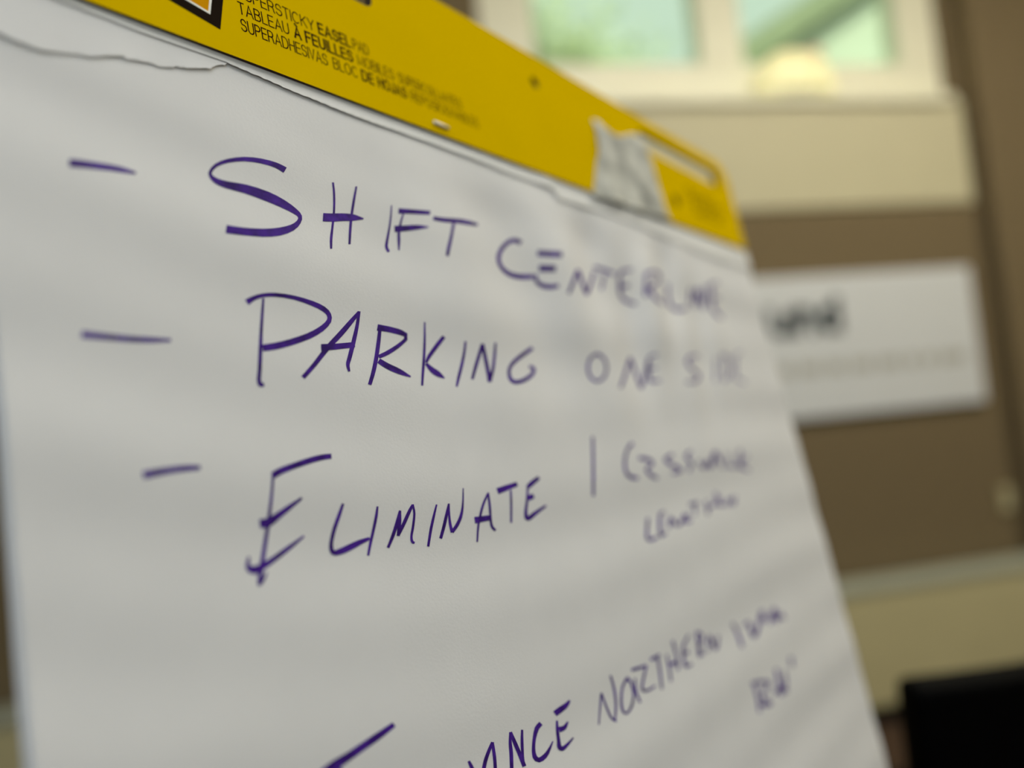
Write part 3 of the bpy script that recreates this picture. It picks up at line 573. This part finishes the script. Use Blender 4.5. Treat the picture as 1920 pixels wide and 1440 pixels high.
      [12418,-19129,12516,-19152,12369,-19248,12485,-19275,12321,-19365,12454,-19399,12267,-19495,12412,-19535,12205,-19643,12351,-19688,12136,-19805,12279,-19851,12062,-19971,12202,-20018,11981,-20142,12121,-20191,11895,-20317,12035,-20367,11814,-20488,11952,-20535,11744,-20649,11875,-20692,11681,-20804,11801,-20844,11616,-20958,11726,-20995],
      [12772,-20878,12647,-20813,12911,-20717,12773,-20646,13050,-20553,12896,-20477,13177,-20388,13011,-20313,13285,-20222,13115,-20152,13379,-20058,13211,-19993,13463,-19901,13302,-19842,13535,-19754,13386,-19703,13596,-19615,13464,-19571,13658,-19476,13543,-19438],
      [13540,-19448,13661,-19467,13491,-19604,13638,-19629,13443,-19760,13615,-19790,13395,-19920,13581,-19958,13346,-20092,13530,-20134,13295,-20272,13467,-20313,13243,-20451,13405,-20490],
      [13386,-20490,13243,-20407,13518,-20352,13368,-20267,13650,-20213,13494,-20126,13784,-20067,13622,-19980,13924,-19902,13760,-19818,14064,-19731,13903,-19650,14182,-19586,14030,-19507,14263,-19485,14127,-19412,14321,-19409,14205,-19345,14381,-19333,14283,-19279],
      [14274,-19297,14394,-19293,14288,-19424,14407,-19419,14301,-19547,14420,-19549,14294,-19681,14413,-19695,14251,-19842,14372,-19867,14187,-20020,14312,-20050,14123,-20185,14252,-20219,14061,-20333,14189,-20370,13999,-20470,14125,-20506,13954,-20590,14083,-20617,13934,-20688,14073,-20700,13936,-20768,14081,-20760,13957,-20836,14094,-20799,14010,-20888,14101,-20813,14071,-20909,14124,-20826,14117,-20921,14163,-20848],
      [15657,-19460,15744,-19488,15559,-19614,15663,-19647,15463,-19767,15583,-19806,15368,-19925,15502,-19968,15277,-20085,15419,-20130,15187,-20250,15334,-20296,15094,-20437,15243,-20481,14996,-20658,15142,-20700,14894,-20899,15033,-20939,14790,-21137,14921,-21176],
      [15728,-20979,15566,-20918,15836,-20820,15666,-20757,15943,-20659,15765,-20595,16043,-20498,15860,-20436,16132,-20339,15948,-20280,16214,-20181,16032,-20126,16291,-20023,16119,-19972,16363,-19864,16208,-19819,16432,-19704,16300,-19667,16503,-19544,16394,-19514],
      [16391,-19522,16506,-19535,16360,-19667,16480,-19680,16331,-19811,16455,-19825,16305,-19957,16437,-19970,16284,-20109,16427,-20120,16267,-20262,16422,-20272,16259,-20411,16426,-20415,16267,-20549,16443,-20546,16284,-20680,16468,-20673,16300,-20808,16492,-20802],
      [16454,-20846,16311,-20738,16594,-20757,16444,-20644,16737,-20665,16574,-20553,16873,-20558,16695,-20455,16995,-20435,16811,-20345,17105,-20300,16923,-20225,17201,-20152,17024,-20093,17275,-19994,17114,-19952,17334,-19825,17196,-19796,17389,-19638,17272,-19618,17444,-19423,17343,-19409,17498,-19188,17410,-19178,17556,-18953,17482,-18945],
      [19079,-19324,19187,-19373,18921,-19471,19040,-19526,18764,-19618,18897,-19676,18619,-19772,18765,-19829,18493,-19935,18646,-19988,18381,-20103,18535,-20153,18279,-20271,18432,-20318,18188,-20430,18336,-20474,18105,-20590,18249,-20629,18026,-20773,18164,-20805,17951,-20990,18081,-21016,17878,-21226,17998,-21250,17803,-21461,17912,-21483],
      [19049,-19346,19199,-19349,19031,-19554,19188,-19559,19015,-19762,19180,-19769,18998,-19965,19167,-19976,18972,-20172,19142,-20187,18943,-20378,19111,-20393,18922,-20558,19091,-20572,18908,-20702,19083,-20713,18901,-20823,19084,-20825,18921,-20939,19103,-20914,18985,-21040,19146,-20985,19071,-21117,19213,-21052,19151,-21187,19287,-21126],
      [17925,-20631,17919,-20331,18093,-20631,18088,-20341,18263,-20631,18258,-20351,18445,-20631,18438,-20361,18644,-20631,18637,-20372,18854,-20630,18848,-20384,19067,-20629,19061,-20396],
      [19837,-19502,19758,-19199,20026,-19475,19948,-19178,20216,-19448,20141,-19157,20441,-19415,20372,-19134,20729,-19372,20665,-19108,21056,-19323,20998,-19079,21389,-19273,21336,-19049],
      [20706,-19399,20844,-19411,20658,-19603,20805,-19615,20613,-19805,20768,-19820,20560,-20037,20719,-20056,20493,-20322,20649,-20343,20416,-20638,20567,-20660,20340,-20953,20485,-20974],
      [22165,-19510,21985,-19345,22319,-19455,22120,-19273,22472,-19401,22261,-19198,22633,-19342,22434,-19124,22822,-19270,22648,-19056,23035,-19187,22883,-18995,23253,-19103,23118,-18933],
      [22019,-19426,22186,-19449,21937,-19641,22109,-19666,21858,-19855,22035,-19882,21777,-20056,21962,-20090,21678,-20249,21877,-20291,21573,-20434,21795,-20479,21500,-20602,21752,-20636,21459,-20756,21754,-20769,21459,-20908,21783,-20857,21644,-21057,21744,-20837,21919,-21041,21767,-20822,22144,-20959,21962,-20759,22385,-20870,22228,-20682,22676,-20778,22547,-20609,23016,-20669,22910,-20531,23362,-20558,23279,-20450],
      [22037,-20090,21929,-19826,22194,-20061,22089,-19806,22352,-20033,22250,-19785,22511,-20004,22413,-19765]]),
    ('written_numeral', [[28959,-17130,29197,-17141,28797,-17574,29045,-17587,28626,-18014,28884,-18029,28415,-18523,28679,-18543,28153,-19148,28418,-19172,27887,-19835,28149,-19862,27658,-20512,27917,-20541]]),
    ('written_word', [[33120,-17722,33388,-17909,32872,-17838,33099,-18000,32615,-17959,32831,-18083,32364,-18116,32594,-18200,32119,-18321,32368,-18386,31887,-18556,32163,-18610,31708,-18794,32009,-18833,31596,-19039,31903,-19059,31539,-19287,31845,-19288,31546,-19507,31857,-19477,31628,-19690,31950,-19611,31785,-19844,32100,-19711,32008,-19969,32268,-19787,32301,-20048,32460,-19843,32613,-20085,32720,-19889,32908,-20119,33006,-19939],
      [33485,-18898,33633,-18688,33859,-18950,34011,-18736,34224,-18999,34408,-18788,34506,-19059,34763,-18866,34743,-19141,35054,-18985,34920,-19229,35274,-19135,34975,-19259,35294,-19334,34796,-19313,34947,-19464,34370,-19400,34533,-19547,34033,-19552,34363,-19606,34082,-19771,34433,-19694,34309,-19969,34651,-19850,34569,-20131,34880,-19986,34838,-20232,35063,-20075,35118,-20292,35278,-20149,35382,-20346,35513,-20230],
      [38185,-18807,38277,-18985,37678,-18881,37774,-19067,37152,-18959,37312,-19142,36757,-19116,37172,-19177,36858,-19339,37242,-19214,37191,-19507,37524,-19352,37549,-19667,37865,-19507,37987,-19839,38289,-19673,38447,-20006,38778,-19854,38591,-20048,39033,-20082,38493,-20037,38580,-20220,37971,-20068,38000,-20229,37431,-20101,37456,-20237],
      [40838,-18774,41017,-18941,40511,-18859,40701,-19034,40144,-18956,40426,-19114,39864,-19143,40328,-19167,39943,-19372,40387,-19291,40158,-19581,40583,-19502,40258,-19745,40690,-19742,40168,-19878,40546,-19958,39963,-20032,40304,-20131,39747,-20196,40078,-20292],
      [41580,-19634,41889,-19589,41702,-19882,42079,-19829,41843,-20143,42267,-20056,42265,-20336,42269,-20110,42776,-20173,42388,-20034,43129,-19919,42768,-19800,43166,-19819,43308,-19648,43123,-19922,43531,-19907,43131,-20226,43534,-20206,43576,-20400,43320,-20254,43990,-20119,43561,-20034,44485,-19671,43984,-19586,45014,-19218,44452,-19126],
      [44445,-19216,45022,-19128,44637,-19455,45178,-19375,44835,-19694,45343,-19623,45010,-19919,45487,-19863,45145,-20126,45587,-20085,45257,-20324,45660,-20292,45372,-20525,45734,-20497],
      [46789,-19408,47088,-19426,46599,-19781,46921,-19802,46426,-20158,46774,-20170,46435,-20458,46793,-20408,46838,-20617,46969,-20453,47366,-20633,47365,-20440,47836,-20645,47835,-20432],
      [49164,-19302,49650,-19341,48801,-19787,49345,-19834,48473,-20265,49074,-20321,48161,-20738,48816,-20804],
      [50539,-19897,50728,-20018,49747,-20081,49963,-20219,48943,-20270,49238,-20408,48483,-20517,48970,-20535,48825,-20786,49184,-20649,49521,-20994,49820,-20836,50188,-21194,50490,-21038]]),
    ('written_word', [[32976,-22520,33307,-22578,32733,-22885,33057,-22945,32481,-23248,32804,-23305,32321,-23534,32653,-23574,32293,-23716,32641,-23702,32415,-23849,32672,-23721,32658,-23919,32745,-23738,32972,-23934,32956,-23757,33333,-23910,33289,-23751,33683,-23885,33644,-23744],
      [34654,-22403,34988,-22459,34480,-22644,34829,-22705,34301,-22885,34667,-22946,34152,-23120,34534,-23174,34025,-23369,34418,-23416,33932,-23616,34332,-23643,33960,-23822,34319,-23751,34324,-23906,34271,-23726,34620,-23843,34486,-23691,34871,-23785,34752,-23650],
      [34820,-22582,34748,-22413,35025,-22556,34959,-22401,35231,-22530,35170,-22388,35439,-22503,35384,-22375],
      [35533,-23546,35227,-23494,35714,-23300,35381,-23245,35887,-23062,35544,-22983,35862,-23001,35945,-22814,35913,-23104,36294,-23026,36133,-23405,36509,-23315,36579,-23624,36650,-23426,37164,-23503,36894,-23346,37679,-23256,37376,-23119,38182,-23012,37885,-22880],
      [38361,-22954,38622,-23066,38037,-23106,38307,-23224,37704,-23264,38007,-23373,37531,-23437,37916,-23422,37859,-23560,37926,-23388,38245,-23563,38246,-23394,38602,-23564,38603,-23401],
      [38918,-22551,38928,-22358,39365,-22558,39376,-22363,39817,-22565,39828,-22369,40274,-22571,40285,-22374],
      [39460,-22535,39803,-22557,39395,-22758,39724,-22781,39326,-22981,39641,-23004,39257,-23202,39557,-23226],
      [41404,-22465,41810,-22498,41271,-22781,41682,-22816,41133,-23095,41549,-23132,40993,-23406,41415,-23446],
      [41481,-23099,41396,-22941,41940,-23052,41855,-22896,42406,-23004,42321,-22850,42880,-22955,42794,-22804],
      [43109,-22113,43547,-22126,43063,-22409,43506,-22423,43007,-22703,43457,-22719,42947,-22995,43403,-23014],
      [43627,-22397,44003,-22452,43435,-22621,43832,-22680,43235,-22852,43665,-22899,43185,-23061,43626,-23008,43557,-23184,43635,-22989,43954,-23174,43908,-22976,44292,-23161,44246,-22964],
      [44802,-23324,44440,-23226,45104,-23127,44741,-23029,45397,-22935,45056,-22822,45383,-22876,45543,-22707,45353,-22951,45797,-22924,45388,-23208,45847,-23186,45670,-23426,45736,-23236,46089,-23257,45680,-23175,46309,-23004,45911,-22940,46523,-22756,46149,-22697]]),
    ('written_letter', [[11460,-27170,11573,-27355,11359,-27184,11478,-27379,11260,-27198,11383,-27403,11133,-27214,11258,-27432,10960,-27235,11091,-27467,10760,-27258,10898,-27507,10555,-27283,10697,-27544,10349,-27310,10493,-27576,10138,-27339,10282,-27607,9929,-27367,10075,-27637,9723,-27394,9871,-27670,9519,-27421,9670,-27703,9328,-27442,9478,-27735,9145,-27456,9296,-27763,8968,-27466,9129,-27789,8809,-27477,8992,-27815,8686,-27491,8899,-27843,8592,-27505,8824,-27872,8501,-27520,8731,-27901,8393,-27543,8616,-27924,8278,-27569,8495,-27944,8164,-27596,8375,-27963],
      [8821,-27647,8977,-27664,8857,-27819,9023,-27838,8894,-27991,9070,-28012,8933,-28176,9119,-28201,8977,-28385,9169,-28414,9023,-28609,9220,-28640,9068,-28833,9270,-28866]]),
    ('written_word', [[14882,-29882,15016,-29890,14900,-29953,15055,-29962,14917,-30023,15094,-30035,14937,-30098,15130,-30113,14964,-30176,15160,-30193,14994,-30258,15186,-30280,15021,-30348,15209,-30377,15043,-30453,15229,-30488,15061,-30570,15244,-30606,15079,-30687,15258,-30723],
      [16372,-29653,16511,-29746,16262,-29737,16412,-29839,16152,-29822,16315,-29931,16045,-29910,16220,-30025,15945,-29998,16128,-30117,15847,-30091,16039,-30209,15750,-30201,15951,-30314,15658,-30334,15863,-30442,15569,-30479,15773,-30585,15480,-30622,15682,-30728],
      [16355,-29677,16528,-29722,16350,-29827,16531,-29875,16345,-29977,16533,-30028,16337,-30119,16531,-30174,16328,-30246,16523,-30305,16316,-30367,16509,-30429,16297,-30499,16488,-30564,16265,-30652,16455,-30721,16225,-30817,16413,-30887,16183,-30981,16370,-31051],
      [17339,-31367,17133,-31290,17424,-31090,17211,-31011,17505,-30808,17284,-30728,17562,-30566,17338,-30491,17583,-30399,17364,-30333,17584,-30282,17376,-30220,17590,-30164,17399,-30100,17613,-30023,17441,-29961,17641,-29874,17494,-29820,17670,-29725,17546,-29680],
      [17544,-29701,17712,-29719,17577,-29847,17770,-29868,17609,-29992,17827,-30016,17650,-30151,17885,-30175,17705,-30326,17948,-30350,17767,-30512,18013,-30537,17825,-30701,18073,-30730,17877,-30894,18127,-30928,17926,-31093,18176,-31130,17972,-31292,18221,-31329],
      [18305,-29851,18445,-29901,18246,-30024,18404,-30081,18187,-30196,18362,-30258,18136,-30368,18321,-30433,18094,-30549,18279,-30612,18059,-30729,18237,-30788,18029,-30889,18202,-30945,18009,-31017,18181,-31070,17996,-31126,18168,-31177,17983,-31233,18154,-31285],
      [19605,-29963,19787,-30169,19417,-29998,19629,-30205,19225,-30076,19491,-30256,19081,-30249,19334,-30382,18968,-30446,19187,-30549,18868,-30634,19081,-30723,18790,-30820,19015,-30902,18731,-31003,18991,-31077,18724,-31186,19016,-31218,18831,-31374,19078,-31301,19081,-31532,19119,-31330,19381,-31564,19259,-31341,19647,-31527,19471,-31327,19845,-31445,19658,-31287,20009,-31335,19851,-31220,20163,-31211,20049,-31133,20311,-31077,20247,-31035],
      [20870,-30148,20677,-29863,21040,-30138,20845,-29850,21213,-30128,21013,-29836,21373,-30114,21176,-29826,21517,-30100,21329,-29821,21660,-30082,21464,-29820,21801,-30048,21583,-29817,21918,-29992,21704,-29806,22008,-29926,21835,-29786,22093,-29861,21973,-29764],
      [20889,-30889,20840,-30621,21026,-30904,20980,-30652,21187,-30923,21099,-30681,21363,-30910,21186,-30695,21493,-30845,21293,-30687,21578,-30760,21427,-30654,21656,-30678,21569,-30617],
      [20758,-30310,20903,-30355,20715,-30436,20887,-30491,20670,-30562,20870,-30625,20632,-30694,20854,-30761,20605,-30839,20838,-30906,20585,-30987,20821,-31054,20563,-31116,20809,-31189,20528,-31219,20798,-31303,20492,-31313,20793,-31395,20486,-31411,20805,-31454,20532,-31515,20824,-31485,20648,-31620,20821,-31486,20836,-31688,20805,-31484,21008,-31688,20884,-31493,21169,-31658,21034,-31489,21326,-31620,21202,-31478,21483,-31577,21373,-31460,21645,-31525,21555,-31434,21806,-31474,21740,-31407]]),
    ('written_word', [[23969,-31617,23869,-31578,24098,-31409,23988,-31367,24225,-31199,24103,-31152,24352,-30986,24219,-30935,24479,-30770,24339,-30717,24606,-30551,24461,-30496,24733,-30329,24582,-30273],
      [24580,-30292,24734,-30311,24647,-30560,24807,-30581,24711,-30828,24876,-30849,24775,-31074,24945,-31094,24837,-31294,25012,-31312,24900,-31494,25079,-31507,24984,-31668,25156,-31662,25106,-31802,25248,-31766,25243,-31896,25361,-31845,25369,-31982,25484,-31934],
      [25385,-31893,25236,-31834,25532,-31687,25370,-31624,25677,-31476,25501,-31412,25793,-31254,25604,-31193,25870,-31016,25668,-30960,25915,-30769,25704,-30718,25931,-30519,25717,-30475,25910,-30271,25704,-30236,25862,-30024,25670,-29995,25815,-29779,25635,-29753],
      [27128,-30258,27319,-30392,26816,-30389,26992,-30502,26525,-30561,26707,-30648,26296,-30850,26492,-30923,26132,-31156,26341,-31224,26048,-31416,26270,-31472,26052,-31644,26277,-31668,26186,-31843,26356,-31800,26478,-31970,26441,-31848,26814,-31928,26669,-31812,27137,-31789,26955,-31687,27411,-31558,27215,-31475,27603,-31272,27399,-31211,27637,-30956,27421,-30917,27570,-30657,27349,-30643,27427,-30451,27222,-30473,27258,-30287,27061,-30324],
      [27844,-30551,28020,-30602,27767,-30747,27954,-30803,27687,-30945,27887,-30999,27646,-31155,27857,-31197,27675,-31379,27886,-31407,27741,-31606,27949,-31629,27802,-31829,28008,-31853],
      [27769,-30162,27740,-30006,27999,-30193,27971,-30039,28231,-30224,28203,-30072,28478,-30257,28451,-30108,28748,-30292,28723,-30149,29033,-30330,29010,-30193,29323,-30368,29300,-30237],
      [29155,-30274,29362,-30361,29025,-30403,29230,-30489,28895,-30531,29099,-30617,28761,-30667,28964,-30753,28601,-30824,28806,-30911,28435,-30990,28646,-31076,28318,-31131,28543,-31209,28272,-31237,28518,-31292,28292,-31335,28535,-31331,28394,-31429,28564,-31352,28555,-31504,28632,-31385,28752,-31555,28760,-31421,28976,-31586,28934,-31452,29234,-31596,29166,-31469,29518,-31591,29448,-31476,29801,-31586,29738,-31483],
      [29904,-30236,29798,-30058,30245,-30237,30142,-30064,30591,-30237,30491,-30070,30941,-30237,30844,-30076],
      [30484,-30246,30741,-30297,30468,-30508,30725,-30560,30449,-30768,30706,-30823,30416,-31033,30670,-31091,30362,-31307,30607,-31367,30290,-31585,30526,-31645,30212,-31861,30438,-31919],
      [31567,-30339,31773,-30377,31557,-30608,31770,-30648,31544,-30874,31763,-30917,31518,-31126,31741,-31174,31476,-31358,31698,-31410,31422,-31578,31641,-31631,31364,-31796,31581,-31849],
      [31846,-31065,31796,-30875,32143,-31097,32094,-30909,32443,-31130,32395,-30944,32746,-31162,32699,-30980],
      [32507,-29804,32763,-29841,32539,-30117,32796,-30155,32570,-30427,32827,-30469,32576,-30720,32832,-30769,32543,-30986,32796,-31041,32483,-31236,32733,-31294,32416,-31484,32664,-31543],
      [34598,-29981,34791,-30091,34248,-30113,34450,-30229,33895,-30246,34120,-30363,33614,-30413,33877,-30515,33454,-30636,33741,-30716,33374,-30879,33668,-30948,33325,-31092,33628,-31158,33276,-31265,33602,-31331,33261,-31429,33611,-31464,33388,-31601,33638,-31515,33710,-31702,33717,-31535,34025,-31724,33974,-31564,34311,-31741,34266,-31598],
      [33631,-30941,33611,-30737,33843,-30965,33825,-30778,34056,-30988,34041,-30819,34271,-31012,34258,-30861],
      [35576,-30122,35886,-30183,35537,-30369,35852,-30432,35495,-30614,35815,-30679,35445,-30851,35772,-30920,35385,-31077,35723,-31151,35317,-31296,35668,-31374,35244,-31513,35608,-31595],
      [35622,-30145,35769,-30056,35868,-30255,36017,-30166,36094,-30354,36288,-30287,36196,-30431,36478,-30445,36175,-30535,36458,-30611,36059,-30666,36322,-30761,35913,-30777,36160,-30885,35762,-30849,35984,-30972,35578,-30901,35788,-31034,35387,-30957,35602,-31092],
      [35430,-31041,35697,-31045,35540,-31227,35815,-31232,35646,-31413,35929,-31419,35748,-31598,36039,-31605],
      [36692,-31613,36464,-31545,36964,-31270,36697,-31193,37221,-30924,36921,-30828,37223,-30792,37341,-30663,37268,-30987,37628,-31013,37384,-31466,37753,-31495,37607,-31816,37820,-31711,38110,-31717,37796,-31600,38387,-31404,38089,-31311,38649,-31091,38382,-31009]]),
    ('written_word', [[40732,-30855,41109,-30868,40875,-31129,41271,-31143,41007,-31398,41425,-31420,41101,-31671,41540,-31710,41143,-31960,41595,-32014,41152,-32261,41611,-32322,41159,-32562,41626,-32627],
      [42538,-31533,42381,-31396,42857,-31505,42689,-31359,43180,-31477,43000,-31322,43506,-31449,43314,-31284],
      [43189,-31342,43633,-31391,43201,-31770,43712,-31831,43198,-32203,43772,-32257,43413,-32550,43821,-32414,44159,-32568,43706,-32337,44607,-32341,44119,-32149,45035,-32095,44563,-31919,45440,-31864,44965,-31696,45847,-31602,45364,-31439,46248,-31336,45761,-31175],
      [45764,-31182,46309,-31243,45781,-31455,46345,-31520,45788,-31725,46371,-31795,45787,-31994,46390,-32068],
      [47006,-32434,46586,-32284,47590,-32126,47131,-31964,48170,-31815,47686,-31633,48279,-31709,48327,-31477,48049,-31747,48675,-31838,47903,-32128,48528,-32241,47749,-32514,48382,-32633],
      [47279,-32171,47358,-31990,47903,-32293,47986,-32106,48539,-32417,48625,-32224,49186,-32543,49275,-32344],
      [49075,-32071,49414,-32085,49165,-32290,49551,-32307,49255,-32509,49688,-32530,49346,-32729,49828,-32754]]),
    ('written_word', [[41401,-35130,41380,-34926,41883,-35227,41863,-35022,42358,-35323,42363,-35121,42807,-35431,42881,-35245,43243,-35565,43385,-35402,43693,-35724,43859,-35573,44157,-35888,44325,-35740],
      [41551,-35193,41978,-35278,41580,-35470,42007,-35557,41605,-35744,42031,-35836,41599,-36020,42017,-36121,41546,-36305,41945,-36411,41463,-36597,41837,-36701,41376,-36887,41728,-36987],
      [44087,-35716,44395,-35913,43402,-35834,43701,-36028,42715,-35953,43040,-36137,42310,-36155,42734,-36262,42586,-36519,42957,-36492,43140,-36884,43511,-36830,43331,-36986,43843,-37141,43283,-36905,43211,-37099,42682,-36708,42555,-36878,42061,-36506,41940,-36670],
      [45590,-35279,46068,-35379,45539,-35594,46069,-35707,45483,-35907,46064,-36031,45435,-36211,46056,-36343,45407,-36502,46053,-36638,45392,-36784,46054,-36924,45378,-37065,46058,-37212],
      [44385,-36766,44170,-36590,45002,-36749,44738,-36534,45606,-36733,45341,-36476,45948,-36757,45991,-36518,46024,-36807,46519,-36772,46204,-36999,46706,-37027,46420,-37225,46862,-37251],
      [46934,-35863,47321,-35957,46809,-36189,47214,-36288,46681,-36511,47104,-36618,46554,-36832,46996,-36945],
      [48587,-35326,49208,-35462,48550,-35542,49132,-35671,48510,-35756,49054,-35878,48467,-35969,48973,-36085]]),
]
for name, strokes in INK:
    bm = bmesh.new()
    for k, row in enumerate(strokes):
        e = .00009 + .00001*(k % 6); prev = None
        pts = [[x*1e-5 for x in row[i:i+4]] for i in range(0, len(row), 4)]
        for i, q in enumerate(pts):
            p = pts[max(0, i-1)]
            n = 1 if i == 0 else max(1, int(math.hypot(q[0]-p[0], q[1]-p[1])/.0016))
            for s in range(1, n+1):
                t = s/n
                a, b_, c, d = [x+(y-x)*t for x, y in zip(p, q)]
                cur = []
                for w_ in (0, .5, 1):
                    x, y = a+(c-a)*w_, b_+(d-b_)*w_
                    cur.append(bm.verts.new((x, y, page_z(x, y)+e)))
                if prev:
                    bm.faces.new((prev[0], prev[1], cur[1], cur[0])); bm.faces.new((prev[1], prev[2], cur[2], cur[1]))
                prev = cur
    obj(name, bm, M['ink'], front)

# ------------------------------------------------------------------ easel carrying the pad
ez = tag(empty('easel'), 'grey metal tripod easel behind the flip chart pad', 'easel')
ez.matrix_world = PM
def floor_v(u, z): return -(PO.z + u*PU.z + z*PN.z)/PV.z
ZL = -.0245
for u in (.20, .43):
    obj('leg', box(u-.013, u+.013, floor_v(u, ZL), .035, ZL-.013, ZL+.0135, .002), M['easel'], ez)
inv = PM.inverted()
ptop = PM @ Vector((.315, .02, -.055)); pfoot = Vector((ptop.x, ptop.y, 0)) - Vector((PN.x, PN.y, 0)).normalized()*.48 + Vector((0, 0, .012))
obj('leg', bar(inv @ ptop, inv @ pfoot, .012), M['easel'], ez, True)
obj('hinge_block', box(.18, .45, .0, .03, -.070, -.043, .002), M['easel'], ez)
obj('tray', box(.06, .575, -.690, -.669, -.043, .012, .003), M['easel'], ez)

# ------------------------------------------------------------------ outside the window
struct(obj('ground', box(-25, 35, YB+.3, 45, -1.2, -1.0), M['ground']))
hs = tag(empty('house', (4.6, 8.0, -1.0)), 'pale neighbouring house gable with dark sloping eave outside the right window pane', 'house')
def prism(pts, y0, y1):
    bm = bmesh.new()
    A = [bm.verts.new((x, y0, z)) for x, z in pts]; B = [bm.verts.new((x, y1, z)) for x, z in pts]
    bm.faces.new(A); bm.faces.new(B[::-1])
    for i in range(len(pts)): bm.faces.new((A[i], A[(i+1) % len(pts)], B[(i+1) % len(pts)], B[i]))
    return bm
obj('gable_wall', prism([(.30, 0), (7.2, 0), (7.2, 6.35), (3.75, 8.40), (.30, 6.35)], .35, 6), M['siding'], hs)
obj('roof_slope', prism([(-.15, 6.28), (-.15, 6.55), (3.75, 8.87), (3.75, 8.60)], 0, 6.4), M['roof'], hs)
obj('roof_slope', prism([(7.65, 6.28), (7.65, 6.55), (3.75, 8.87), (3.75, 8.60)], 0, 6.4), M['roof'], hs)
obj('rake_board', prism([(-.15, 6.12), (-.15, 6.40), (3.75, 8.72), (3.75, 8.44)], -.05, 0.03), M['soffit'], hs)

def tree(x, y, z, r_, seed, label):
    t_ = tag(empty('tree', (x, y, -1.0)), label, 'tree')
    obj('trunk', bar((0, 0, 0), (0, 0, z+.6), .16, 10), M['bark'], t_, True)
    me = bpy.data.meshes.new('crown'); vs, fs = [], []; q = random.Random(seed)
    for k in range(5200):
        a, c = q.uniform(0, 2*math.pi), q.uniform(-1, 1); rr = r_*(q.random()**.35)*(1+.25*math.sin(3*a+4*c+seed))
        s = math.sqrt(1-c*c); p = Vector((rr*s*math.cos(a), rr*s*math.sin(a), z+1+rr*c*.8))
        d1 = Vector((q.gauss(0, 1), q.gauss(0, 1), q.gauss(0, 1))).normalized(); d2 = d1.orthogonal().normalized()
        L = .10+.06*q.random(); i = len(vs)
        vs += [p, p+d1*L*.5+d2*L*.3, p+d1*L, p+d1*L*.5-d2*L*.3]; fs.append((i, i+1, i+2, i+3))
    me.from_pydata(vs, [], fs)
    o = link('crown', me, M['leaf'], t_); o['kind'] = 'stuff'
tree(2.0, 7.2, 4.55, 1.15, 3, 'light green leafy tree outside the left window pane')
tree(1.3, 10.5, 5.6, 1.3, 5, 'darker leafy tree farther out behind the light green tree')
